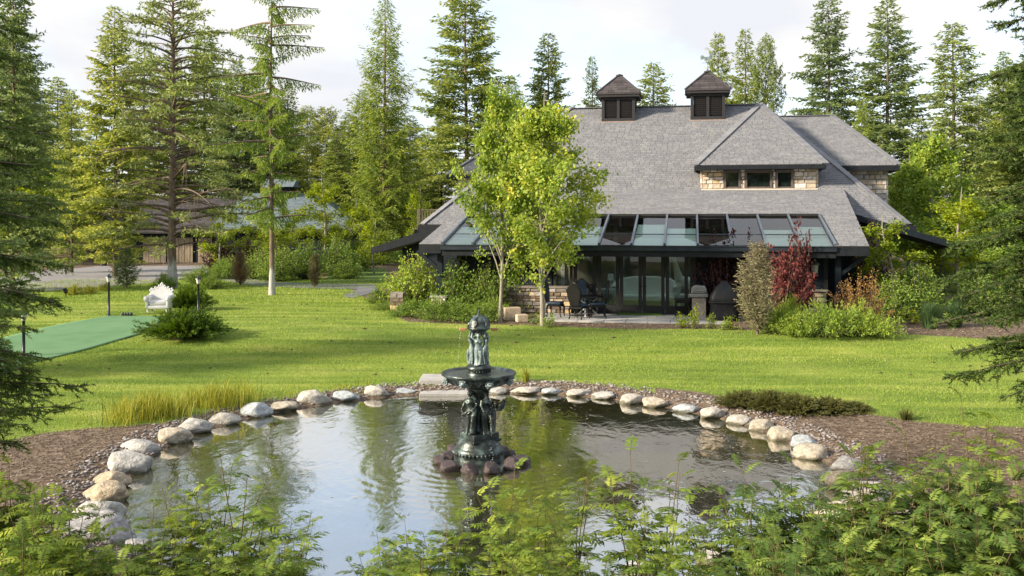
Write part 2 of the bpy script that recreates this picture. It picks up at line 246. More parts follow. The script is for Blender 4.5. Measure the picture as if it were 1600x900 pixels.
class MB:
    def __init__(s): s.v = []; s.f = []; s.t = []
    def add(s, vs, fs, t=.5):
        b = len(s.v); s.v += [tuple(x) for x in vs]; s.f += [tuple(i + b for i in f) for f in fs]; s.t += [t] * len(vs); return s
    def box(s, c, d, m=None, t=.5, ch=0):
        x, y, z = d[0] / 2, d[1] / 2, d[2] / 2
        if ch:
            vs = [(-x + ch, -y, -z + ch), (x - ch, -y, -z + ch), (x - ch, -y, z - ch), (-x + ch, -y, z - ch), (-x, -y + ch, -z), (x, -y + ch, -z), (x, -y + ch, z), (-x, -y + ch, z), (-x, y, -z), (x, y, -z), (x, y, z), (-x, y, z)]
            fs = [(0, 1, 2, 3), (0, 4, 5, 1), (1, 5, 6, 2), (2, 6, 7, 3), (3, 7, 4, 0), (4, 8, 9, 5), (5, 9, 10, 6), (6, 10, 11, 7), (7, 11, 8, 4), (8, 11, 10, 9)]
        else:
            vs = [(-x, -y, -z), (x, -y, -z), (x, y, -z), (-x, y, -z), (-x, -y, z), (x, -y, z), (x, y, z), (-x, y, z)]
            fs = [(0, 3, 2, 1), (4, 5, 6, 7), (0, 1, 5, 4), (1, 2, 6, 5), (2, 3, 7, 6), (3, 0, 4, 7)]
        c = Vector(c); vs = [(m @ Vector(v) if m else Vector(v)) + c for v in vs]
        return s.add(vs, fs, t)
    def span(s, a, b, t=.5):
        return s.box([(a[i] + b[i]) / 2 for i in range(3)], [abs(b[i] - a[i]) for i in range(3)], t=t)
    def bar(s, a, b, w, h=None, t=.5):
        a, b = Vector(a), Vector(b); d = b - a; q = d.to_track_quat('X', 'Z').to_matrix(); return s.box((a + b) / 2, (d.length, w, h or w), q, t)
    def tube(s, P, r, n=6, cap=True, t=.5):
        P = [Vector(p) for p in P]; rs = r if hasattr(r, '__len__') else [r] * len(P); vs = []; fs = []
        up = Vector((0, 0, 1))
        for i, p in enumerate(P):
            d = (P[min(i + 1, len(P) - 1)] - P[max(i - 1, 0)]).normalized()
            a = d.cross(up if abs(d.z) < .9 else Vector((1, 0, 0))).normalized(); b = d.cross(a)
            for k in range(n):
                an = 2 * math.pi * k / n; vs.append(p + (a * math.cos(an) + b * math.sin(an)) * rs[i])
        for i in range(len(P) - 1):
            for k in range(n): fs.append((i * n + k, i * n + (k + 1) % n, (i + 1) * n + (k + 1) % n, (i + 1) * n + k))
        if cap: fs.append(tuple(range(n))); fs.append(tuple(range((len(P) - 1) * n, len(P) * n))[::-1])
        return s.add(vs, fs, t)
    def lathe(s, prof, n=24, c=(0, 0, 0), fold=None, t=.5, cap=True):
        vs = []; fs = []
        for i, (r, z) in enumerate(prof):
            for k in range(n):
                a = 2 * math.pi * k / n; q = r * (fold(a, z) if fold else 1); vs.append((c[0] + q * math.cos(a), c[1] + q * math.sin(a), c[2] + z))
        for i in range(len(prof) - 1):
            for k in range(n): fs.append((i * n + k, i * n + (k + 1) % n, (i + 1) * n + (k + 1) % n, (i + 1) * n + k))
        if cap: fs.append(tuple(range(n))[::-1]); fs.append(tuple(range((len(prof) - 1) * n, len(prof) * n)))
        return s.add(vs, fs, t)
    def ball(s, c, r, n=10, m=7, rot=None, t=.5):
        r = r if hasattr(r, '__len__') else (r,) * 3; vs = []; fs = []
        for j in range(m + 1):
            ph = math.pi * j / m
            for k in range(n):
                v = Vector((r[0] * max(math.sin(ph), .02) * math.cos(2 * math.pi * k / n), r[1] * max(math.sin(ph), .02) * math.sin(2 * math.pi * k / n), r[2] * math.cos(ph)))
                vs.append((rot @ v if rot else v) + Vector(c))
        for j in range(m):
            for k in range(n): fs.append((j * n + k, (j + 1) * n + k, (j + 1) * n + (k + 1) % n, j * n + (k + 1) % n))
        fs.append(tuple(range(n))); fs.append(tuple(range(m * n, (m + 1) * n))[::-1])
        return s.add(vs, fs, t)
    def prism(s, pts, y0, y1, t=.5):      # outline in x,z extruded along y
        n = len(pts); vs = [(x, y0, z) for x, z in pts] + [(x, y1, z) for x, z in pts]
        fs = [tuple(range(n)), tuple(range(n, 2 * n))[::-1]] + [(i, i + n, (i + 1) % n + n, (i + 1) % n) for i in range(n)]
        return s.add(vs, fs, t)
    def mesh(s, name, smooth=False):
        me = bpy.data.meshes.new(name); me.from_pydata(s.v, [], s.f); me.update()
        if smooth: me.polygons.foreach_set('use_smooth', [True] * len(me.polygons))
        a = me.attributes.new('tint', 'FLOAT', 'POINT'); a.data.foreach_set('value', np.asarray(s.t, np.float32)); return me
    def build(s, name, mat, parent=None, smooth=False, loc=None, rz=None): return link(name, s.mesh(name, smooth), mat, parent, loc, rz)
def remesh(o, vox, smooth=4):
    a = o.modifiers.new('r', 'REMESH'); a.mode = 'VOXEL'; a.voxel_size = vox; a.use_smooth_shade = True
    if smooth: b = o.modifiers.new('s', 'SMOOTH'); b.iterations = smooth; b.factor = .5
    dg = bpy.context.evaluated_depsgraph_get(); me = bpy.data.meshes.new_from_object(o.evaluated_get(dg)); o.modifiers.clear(); o.data = me; return o
def bevel(o, wd, seg=2):
    b = o.modifiers.new('b', 'BEVEL'); b.width = wd; b.segments = seg; b.limit_method = 'ANGLE'; return o
def unit(a): return a / np.maximum(np.linalg.norm(a, axis=-1, keepdims=True), 1e-6)
def lozenge(P, D, Lg, W, rng, flat=0.0, curl=0.0):
    n = len(P); D = unit(D); rv = rng.normal(size=(n, 3)); rv[:, 2] += flat * 3
    S = unit(np.cross(D, rv)); Lg = np.broadcast_to(np.asarray(Lg, float), (n,))[:, None]; W = np.broadcast_to(np.asarray(W, float), (n,))[:, None]
    mid = P + D * Lg * .45
    if curl: mid = mid + np.array([0, 0, 1.]) * Lg * curl
    V = np.stack([P, mid + S * W * .5, P + D * Lg, mid - S * W * .5], 1).reshape(-1, 3)
    return V, np.arange(4 * n, dtype=np.int32).reshape(-1, 4)
def leaves(name, P, D, Lg, W, tint, rng, flat=0., curl=0.):
    V, f = lozenge(P, D, Lg, W, rng, flat, curl); return np_mesh(name, V, f, np.repeat(np.clip(tint, 0, 1), 4))
def tubes_np(paths, rads, n=3):
    """paths: list of (k,3) arrays"""
    Vs = []; Fs = []; b = 0
    an = np.arange(n) * 2 * np.pi / n
    for P, r in zip(paths, rads):
        P = np.asarray(P, float); k = len(P); r = np.broadcast_to(r, (k,))
        d = unit(np.gradient(P, axis=0)); up = np.where(np.abs(d[:, 2:3]) < .9, np.array([[0, 0, 1.]]), np.array([[1., 0, 0]]))
        a = unit(np.cross(d, up)); c = np.cross(d, a)
        V = P[:, None] + (a[:, None] * np.cos(an)[None, :, None] + c[:, None] * np.sin(an)[None, :, None]) * r[:, None, None]
        Vs.append(V.reshape(-1, 3)); i = np.arange(k - 1)[:, None] * n; j = np.arange(n)[None]
        Fs.append((np.stack([i + j, i + (j + 1) % n, i + n + (j + 1) % n, i + n + j], -1) + b).reshape(-1, 4)); b += k * n
    return np.concatenate(Vs), np.concatenate(Fs)
def ss(a, b, x):
    t = np.clip((np.asarray(x, float) - a) / (b - a), 0, 1); return t * t * (3 - 2 * t)

# ------------------------------------------------------------------ terrain
PX = np.array([(170, 800), (205, 745), (250, 712), (300, 682), (350, 666), (400, 652), (460, 641), (520, 631), (590, 623), (650, 618), (720, 616), (800, 616), (870, 618), (940, 623), (1000, 631), (1060, 641), (1110, 652), (1160, 664), (1210, 684), (1250, 704), (1290, 722), (1320, 752), (1335, 790), (1320, 845), (1230, 890), (1080, 908), (900, 916), (700, 916), (500, 908), (320, 892), (220, 865), (172, 835)], float)
PY_ = F * HC / (PX[:, 1] - HZ); PXw = (PX[:, 0] - 800) * PY_ / F
PC = np.array([-.4, 16.7])
pa = np.arctan2(PY_ - PC[1], PXw - PC[0]); pr = np.hypot(PXw - PC[0], PY_ - PC[1]); o_ = np.argsort(pa); pa, pr = pa[o_], pr[o_]
def pond_r(x, y):
    a = np.arctan2(np.asarray(y) - PC[1], np.asarray(x) - PC[0]); return np.interp(a, pa, pr, period=2 * np.pi)
def g(x, y):
    x = np.asarray(x, float); y = np.asarray(y, float)
    base = .14 + .46 * ss(23.5, 33, y) + .25 * ss(13, 8, y) + .12 * ss(6, 9, x) * ss(24, 16, y) - .25 * ss(52, 70, y) * ss(-12, -22, x)
    base = base + 3.1 * ss(76, 102, y) + .03 * np.maximum(y - 102, 0) * (y < 400) + .03 * 298 * (y >= 400)
    base = base + .035 * np.sin(x * .35 + 1) * np.cos(y * .3)
    r = np.hypot(x - PC[0], y - PC[1]); rb = pond_r(x, y); e = r - rb
    bank = np.where(e > 0, base * ss(-.1, .9, e) + .02, 0)
    bed = -.06 - .85 * ss(0, 3.2, -e)
    return np.where(e > 0, bank, bed)
def gz(x, y): return float(g(x, y))
def gp(px, py, lift=0):
    """where the sight line of a photo pixel meets the ground"""
    y = F * (HC - .5) / max(py - HZ, 4)
    for _ in range(60):
        x = (px - 800) * y / F; yn = F * (HC - gz(x, y) - lift) / max(py - HZ, 4); y += .6 * (min(max(yn, 3), 200) - y)
    x = (px - 800) * y / F; return Vector((x, y, gz(x, y)))
def at(px, Y):
    x = (px - 800) * Y / F; return Vector((x, Y, gz(x, Y)))
def zpix(py, Y): return HC - (py - HZ) * Y / F
def bed_masks(x, y):
    """grass and mulch cover, 0..1"""
    r = np.hypot(x - PC[0], y - PC[1]); e = r - pond_r(x, y)
    wob = .35 * np.sin(x * 1.3 + y * .7) + .25 * np.sin(y * 1.9 - x * .6)
    grass = ss(.55, .9, e + wob * .25)
    # mulch to the right and left of the pond, near bank
    right = ss(-.3, .5, 20.4 - .68 * (x - 5.7) - y + wob * .8) * (x > 3.2)
    left = ss(-.3, .5, 18.4 + .8 * (x + 7.3) - y + wob * .8) * (x < -4)
    near = ss(12.5, 11, y + wob)
    mul = np.clip(right + left + near, 0, 1)
    # beds at the house, right side and left side
    hu = (x - 4.69) * math.cos(R(-10.5)) + (y - 35.2) * math.sin(R(-10.5)); hv_ = -(x - 4.69) * math.sin(R(-10.5)) + (y - 35.2) * math.cos(R(-10.5))
    house = ss(-4.3, -3.7, hv_ + wob * .3) * ss(-10, -9.4, hu + .5 * hv_) * ss(12, 10, hv_)
    far = ss(56, 62, y + wob * 2)
    mul = np.clip(mul + house + far, 0, 1)
    return grass * (1 - mul), np.where(e > 0, mul, 0), e
ys = np.concatenate([np.arange(-14, 6, 1.), np.arange(6, 30, .16), np.arange(30, 60, .4), np.arange(60, 130, 2.), [140, 160, 200, 260, 350, 500, 800, 1300, 2500, 5000]])
xr = np.concatenate([np.arange(0, 12, .16), np.arange(12, 34, .4), np.arange(34, 80, 2), [90, 120, 170, 250, 400, 700, 1300, 2500, 5000]])
xs = np.concatenate([-xr[:0:-1], xr]); GX, GY = np.meshgrid(xs, ys); GZ = g(GX, GY)
nx, ny = len(xs), len(ys); ii = (np.arange(ny - 1)[:, None] * nx + np.arange(nx - 1)[None]); FA = np.stack([ii, ii + 1, ii + nx + 1, ii + nx], -1).reshape(-1, 4)
gm, mm, ee = bed_masks(GX, GY)
me = np_mesh('ground', np.stack([GX, GY, GZ], -1), FA, None, True)
for nm, arr in (('grass', gm), ('mulch', mm), ('edge', ee)):
    a = me.attributes.new(nm, 'FLOAT', 'POINT'); a.data.foreach_set('value', arr.ravel().astype(np.float32))
def ground_mat():
    m, t, b = new_mat('ground'); l = t.links.new
    tx = nd(t, 'ShaderNodeTexCoord')
    def nz(s, d=6, st=(1, 1, 1)):
        q = nd(t, 'ShaderNodeMapping'); q.inputs['Scale'].default_value = st; l(tx.outputs['Object'], q.inputs[0])
        n = nd(t, 'ShaderNodeTexNoise'); n.inputs['Scale'].default_value = s; n.inputs['Detail'].default_value = d; l(q.outputs[0], n.inputs[0]); return n
    ng = nz(.45, 8, (1, 2.2, 1)); rg = ramp(t, [(.3, (.125, .19, .034)), (.5, (.185, .255, .046)), (.7, (.27, .31, .075))]); l(ng.outputs[0], rg.inputs[0])
    nm_ = nz(1.1, 4, (.16, 1.5, 1)); rm_ = ramp(t, [(.36, (.72, .78, .75)), (.5, (1, 1, 1)), (.64, (1.35, 1.22, 1.2))]); l(nm_.outputs[0], rm_.inputs[0]); mk = nd(t, 'ShaderNodeMixRGB', blend_type='MULTIPLY'); mk.inputs[0].default_value = 1; l(rg.outputs[0], mk.inputs[1]); l(rm_.outputs[0], mk.inputs[2]); rg = mk
    nf = nz(14, 5); rf = ramp(t, [(.3, (.55, .55, .55)), (.7, (1.25, 1.25, 1.25))]); l(nf.outputs[0], rf.inputs[0])
    mg = nd(t, 'ShaderNodeMixRGB', blend_type='MULTIPLY'); mg.inputs[0].default_value = .7; l(rg.outputs[0], mg.inputs[1]); l(rf.outputs[0], mg.inputs[2])
    ns = nz(9, 8); rs = ramp(t, [(.28, (.06, .042, .03)), (.5, (.135, .10, .072)), (.72, (.25, .20, .15))]); l(ns.outputs[0], rs.inputs[0])
    nb = nz(2.2, 6); rb = ramp(t, [(.3, (.035, .04, .015)), (.7, (.13, .13, .055))]); l(nb.outputs[0], rb.inputs[0])
    def mask(name, lo, hi, amp):
        a = nd(t, 'ShaderNodeAttribute', attribute_name=name); n = nz(3.2, 6); q = nd(t, 'ShaderNodeMath', operation='MULTIPLY_ADD'); q.inputs[1].default_value = amp; l(n.outputs[0], q.inputs[0]); l(a.outputs['Fac'], q.inputs[2])
        r = nd(t, 'ShaderNodeMapRange'); r.inputs[1].default_value = lo + amp / 2; r.inputs[2].default_value = hi + amp / 2; l(q.outputs[0], r.inputs[0]); return r
    m1 = nd(t, 'ShaderNodeMixRGB'); l(mask('grass', .3, .7, .7).outputs[0], m1.inputs[0]); l(rs.outputs[0], m1.inputs[1]); l(mg.outputs[0], m1.inputs[2])
    m2 = nd(t, 'ShaderNodeMixRGB'); ed = nd(t, 'ShaderNodeAttribute', attribute_name='edge'); er = nd(t, 'ShaderNodeMapRange'); er.inputs[1].default_value = .02; er.inputs[2].default_value = -.15; l(ed.outputs['Fac'], er.inputs[0])
    l(er.outputs[0], m2.inputs[0]); l(m1.outputs[0], m2.inputs[1]); l(rb.outputs[0], m2.inputs[2]); l(m2.outputs[0], b.inputs['Base Color'])
    b.inputs['Roughness'].default_value = .95; b.inputs['Specular IOR Level'].default_value = .1
    nn = nz(22, 8); bp = nd(t, 'ShaderNodeBump'); bp.inputs['Strength'].default_value = .8; bp.inputs['Distance'].default_value = .05; l(nn.outputs[0], bp.inputs['Height']); l(bp.outputs[0], b.inputs['Normal'])
    return m
gr_o = link('ground', me, ground_mat()); tag(gr_o, 'mown green lawn and bare brown planting beds round the pond', 'ground', kind='structure')
# water sheet
FX = Vector(((748 - 800) * 16.2 / F, 16.2, 0))
an = np.linspace(-np.pi, np.pi, 97)[:-1]; rr = np.interp(an, pa, pr, period=2 * np.pi) + .12
wv = [(PC[0] - FX.x, PC[1] - FX.y, 0)] + [(PC[0] + r * math.cos(a) - FX.x, PC[1] + r * math.sin(a) - FX.y, 0) for a, r in zip(an, rr)]
wme = bpy.data.meshes.new('water'); wme.from_pydata(wv, [], [(0, 1 + i, 1 + (i + 1) % 96) for i in range(96)]); wo_ = link('pond_water', wme, 'water', loc=(FX.x, FX.y, 0)); tag(wo_, 'rippled pond water reflecting the pale sky', 'water', kind='structure')

# ------------------------------------------------------------------ house (local axes: u along the front, v into depth)
TH = R(-10.5); HO = Vector((4.69, 35.2, 0))
Uv = Vector((math.cos(TH), math.sin(TH), 0)); Vv = Vector((-math.sin(TH), math.cos(TH), 0))
def hpix(px, py, v):
    o = Vector((0, 0, HC)) - HO; d = Vector(((px - 800) / F, 1, (HZ - py) / F)); o = Vector((o @ Uv, o @ Vv, o.z)); d = Vector((d @ Uv, d @ Vv, d.z))
    return o + d * ((v - o.y) / d.y)
def hplane(px, py, v0, z0, s):            # sight line against the roof plane z = z0 + s (v - v0)
    o = Vector((0, 0, HC)) - HO; d = Vector(((px - 800) / F, 1, (HZ - py) / F)); o = Vector((o @ Uv, o @ Vv, o.z)); d = Vector((d @ Uv, d @ Vv, d.z))
    t = (z0 + s * (o.y - v0) - o.z) / (d.z - s * d.y); return o + d * t
def hw(u, v, z=0): return HO + Uv * u + Vv * v + Vector((0, 0, z))
FLZ = .65
house = thing('house', 'large dark lodge with grey shingle roofs, two cupolas and a glazed lean-to', 'house', HO, TH)
rngH = np.random.default_rng(3)
def inside_x(poly, y):
    xs_ = []
    for i in range(len(poly)):
        (x0, y0), (x1, y1) = poly[i], poly[(i + 1) % len(poly)]
        if (y0 - y) * (y1 - y) < 0: xs_.append(x0 + (x1 - x0) * (y - y0) / (y1 - y0))
    return (min(xs_), max(xs_)) if len(xs_) >= 2 else None
def shingles(P, mat, parent, exp=.17, wid=.27, name='shingles', deck=.1):
    """P: planar polygon, first edge (P0->P1) is the eave"""
    P = [Vector(p) for p in P]; o = P[0]; a = (P[1] - P[0]).normalized(); nrm = a.cross(P[2] - P[0]).normalized()
    if nrm.z < 0: nrm = -nrm
    b = nrm.cross(a); 
    if (P[2] - o) @ b < 0: b = -b
    poly = [((p - o) @ a, (p - o) @ b) for p in P]; hmax = max(q[1] for q in poly); h0 = min(q[1] for q in poly)
    V = []; Fc = []; T = []; y = h0; row = 0
    while y < hmax - .02:
        y1 = min(y + exp, hmax - .001); lo = inside_x(poly, y + .004); hi = inside_x(poly, y1 - .004)
        if not lo: y += exp; row += 1; continue
        hi = hi or lo; x = lo[0] - (row % 2) * wid * .5 - random.random() * .1
        while x < lo[1]:
            ww = wid * random.uniform(.75, 1.25); xa, xb = max(x + .006, lo[0]), min(x + ww - .006, lo[1]); x += ww
            if xb - xa < .03: continue
            ta, tb = max(xa, hi[0]), min(xb, hi[1])
            if tb < ta: ta = tb = min(max((xa + xb) / 2, hi[0]), hi[1])
            up = .022 + random.uniform(0, .010); k = len(V)
            for (xx, yy, zz) in ((xa, y, up), (xb, y, up), (tb, y1, .008), (ta, y1, .008), (xa, y, 0), (xb, y, 0)):
                V.append(o + a * xx + b * yy + nrm * zz)
            T += [random.random()] * 6; Fc += [(k, k + 1, k + 2, k + 3), (k + 4, k + 5, k + 1, k)]
        y += exp; row += 1
    o1 = link(name, np_mesh(name, [tuple(v) for v in V], Fc, T), mat, parent); o1['kind'] = 'stuff'
    if deck:
        mb = MB(); n = len(P); vs = [p - nrm * .012 for p in P] + [p - nrm * deck for p in P]
        mb.add(vs, [tuple(range(n)), tuple(range(n, 2 * n))[::-1]] + [(i, i + n, (i + 1) % n + n, (i + 1) % n) for i in range(n)]); mb.build('roof_deck', 'roof_deck', parent)
    return o1
def caps(a, b, parent, mat='shingle', w=.3):
    a, b = Vector(a), Vector(b); n = max(2, int((b - a).length / .3)); mb = MB()
    for i in range(n):
        p, q = a.lerp(b, i / n), a.lerp(b, (i + 1.1) / n); mb.bar(p + Vector((0, 0, .03)), q + Vector((0, 0, .045)), w, .035, t=random.random())
    mb.build('ridge_cap', mat, parent)
def part(mb, name, mat, parent=house, **k): return mb.build(name, mat, parent, **k)
def roofpart(name='roof', label=None):
    o = bpy.data.objects.new(name, None); col.objects.link(o); o.parent = house
    if label: o['label'] = label
    return o
STM = ['stone0', 'stone1', 'stone2', 'stone3', 'stone4', 'stone5', 'stone6', 'stone7']
stone_cache = {}
def stone_mesh(wd, ht, th, mi):
    key = (round(wd, 2), round(ht, 2), th, mi)
    if key not in stone_cache:
        mb = MB(); c = min(.02, ht * .15)
        mb.box((0, 0, 0), (wd, th, ht), ch=c); r = random.Random(hash(key)); mb.v = [(x + r.uniform(-.008, .008), y + (r.uniform(-.012, .012) if y < 0 else 0), z + r.uniform(-.008, .008)) for x, y, z in mb.v]
        me_ = mb.mesh('stone'); me_.materials.append(MT[STM[mi]]); stone_cache[key] = me_
    return stone_cache[key]
def stone_wall(u0, u1, z0, z1, v, parent, holes=(), rows=(.14, .24), wids=(.2, .42), axis='u', sgn=1, dark=False):
    """ashlar laid row by row, each stone its own piece in front of the plane v"""
    z = z0
    while z < z1 - .05:
        h = min(round(random.uniform(*rows), 2), z1 - z)
        if z1 - z - h < .08: h = z1 - z
        u = u0
        while u < u1 - .04:
            wd = round(random.uniform(*wids), 2); ue = min(u + wd, u1)
            if u1 - ue < .1: ue = u1
            segs = [(u, ue)]
            for (a, b, c, d) in holes:
                if z + h > c + .03 and z < d - .03:
                    segs = [s for q in segs for s in ((q[0], min(q[1], a)), (max(q[0], b), q[1])) if s[1] - s[0] > .05]
            for (a, b) in segs:
                mi = random.choices(range(8), [0, 0, 1.5, 1, .8, 0, 4, 5] if dark else [4, 5, 3, 2, 1.6, 3, 0, 0])[0]
                o = bpy.data.objects.new('stone', stone_mesh(b - a - .018, h - .018, .1, mi)); col.objects.link(o); o.parent = parent
                if axis == 'u': o.location = ((a + b) / 2, v - .03 * sgn + random.uniform(-.012, .012), z + h / 2)
                else: o.location = (v + .03 * sgn, (a + b) / 2, z + h / 2); o.rotation_euler[2] = math.pi / 2
            u = ue
        z += h
# --- key roof geometry
EV, EZ = -1.1, 3.2; BV, BZ = 8.0, 5.40; RV, RZ = 15.0, 9.97
sL = (BZ - EZ) / (BV - EV); sU = (RZ - BZ) / (RV - BV)
lz = lambda v: EZ + sL * (v - EV)
uz = lambda v: BZ + sU * (v - BV)
skL, skR = hpix(690, 383, EV).x, hpix(1306, 382, EV).x; eL, eR = hpix(655, 386, EV).x, hpix(1358, 384, EV).x
skV = 3.3
topR = hplane(1315, 292, BV, BZ, sL).x
main = roofpart()
mL, mR = hpix(891, 170, RV).x, hpix(1190, 164, RV).x
cR = hplane(1390, 327, BV, BZ, sU); kR = (cR.x - mR) / (cR.y - RV); v2 = 5.7; cRu = mR + kR * (v2 - RV)
cLp = hpix(660, 349, v2); cLu = cLp.x
shingles([(cLu, v2, uz(v2)), (cRu, v2, uz(v2)), (mR, RV, RZ), (mL, RV, RZ)], 'shingle', main)
shingles([(cRu, v2, uz(v2)), (cRu, 2 * RV - v2, uz(v2)), (mR, RV, RZ)], 'shingle', main)
shingles([(cLu, 2 * RV - v2, uz(v2)), (cLu, v2, uz(v2)), (mL, RV, RZ)], 'shingle', main)
shingles([(cRu, 2 * RV - v2, uz(v2)), (cLu, 2 * RV - v2, uz(v2)), (mL, RV, RZ), (mR, RV, RZ)], 'shingle', main, exp=.5, wid=.6)
caps((mL, RV, RZ), (mR, RV, RZ), main); caps((cRu, v2, uz(v2)), (mR, RV, RZ), main); caps((cLu, v2, uz(v2)), (mL, RV, RZ), main)
part(MB().span((eR + .1, v2 - .06, uz(v2) - .32), (cRu + .3, v2 + .1, uz(v2) - .03)), 'fascia', 'fascia'); part(MB().span((cLu - .2, v2 - .06, uz(v2) - .32), (eL + .9, v2 + .1, uz(v2) - .03)), 'fascia', 'fascia')
# lean-to roof with the glazed strip
lean = roofpart()
topL = eL + .35
shingles([(eL + (topL - eL) * .5, skV, lz(skV)), (eR + (topR - eR) * (skV - EV) / (BV - EV), skV, lz(skV)), (topR, BV, BZ), (topL, BV, BZ)], 'shingle', lean)
shingles([(eL, EV, lz(EV)), (skL, EV, lz(EV)), (skL, skV, lz(skV)), (eL + (topL - eL) * .5, skV, lz(skV))], 'shingle', lean)
shingles([(skR, EV, lz(EV)), (eR, EV, lz(EV)), (eR + (topR - eR) * (skV - EV) / (BV - EV), skV, lz(skV)), (skR, skV, lz(skV))], 'shingle', lean)
for a, b in ((eL, skL - .02), (skR + .02, eR)): part(MB().span((a, EV - .05, EZ - .34), (b, EV + .06, EZ - .015)), 'fascia', 'fascia')
mb = MB(); n = 10
for k in range(n):      # moulded gutter under the glass
    pass
part(MB().prism([(0, 0), (0, .16), (.02, .17), (.02, .02)], 0, 1), 'x', 'gutter') if False else None
part(MB().span((skL - .02, EV - .12, EZ - .20), (skR + .02, EV + .02, EZ - .03)).span((skL - .02, EV - .15, EZ - .05), (skR + .02, EV - .115, EZ - .015)), 'gutter', 'gutter')
part(MB().span((skL, EV - .02, EZ - .42), (skR, EV + .1, EZ - .21)), 'fascia', 'fascia')
part(MB().span((skL, EV + .12, EZ - .40), (skR, -.02, EZ - .36)), 'soffit', 'navy_wood')
skyl = roofpart('skylight')
bars = [skL + (skR - skL) * k / 12 for k in range(13)]
for k in range(12):
    b = bars[k]; c = bars[k + 1]; mb = MB(); mb.add([(b + .03, EV + .02, lz(EV + .02) - .005), (c - .03, EV + .02, lz(EV + .02) - .005), (c - .03, skV, lz(skV) - .005), (b + .03, skV, lz(skV) - .005)], [(0, 1, 2, 3)]); mb.build('pane', 'sky_glass', skyl)
for b in bars: MB().bar((b, EV, lz(EV) + .02), (b, skV, lz(skV) + .02), .075, .11).build('mullion', 'mullion', skyl)
for k in (0, 1, 2, 3, 4, 6, 7, 10, 11):      # white sheets added under the glass, standing in for bright sky reflections
    v1_ = 1.9 + .45 * math.sin(k * 2.3); MB().add([(bars[k] + .05, EV + .1, lz(EV + .1) - .12), (bars[k + 1] - .05, EV + .1, lz(EV + .1) - .12), (bars[k + 1] - .05, v1_, lz(v1_) - .12), (bars[k] + .05, v1_, lz(v1_) - .12)], [(0, 1, 2, 3)]).build('sky_reflection_sheet', 'white_cloth', skyl)
MB().bar((skL, skV, lz(skV) + .03), (skR, skV, lz(skV) + .03), .1, .09).build('top_rail', 'charcoal_frame', skyl)
MB().bar((skL, .45, lz(.45) - .02), (skR, .45, lz(.45) - .02), .05, .05).build('purlin', 'mullion', skyl)
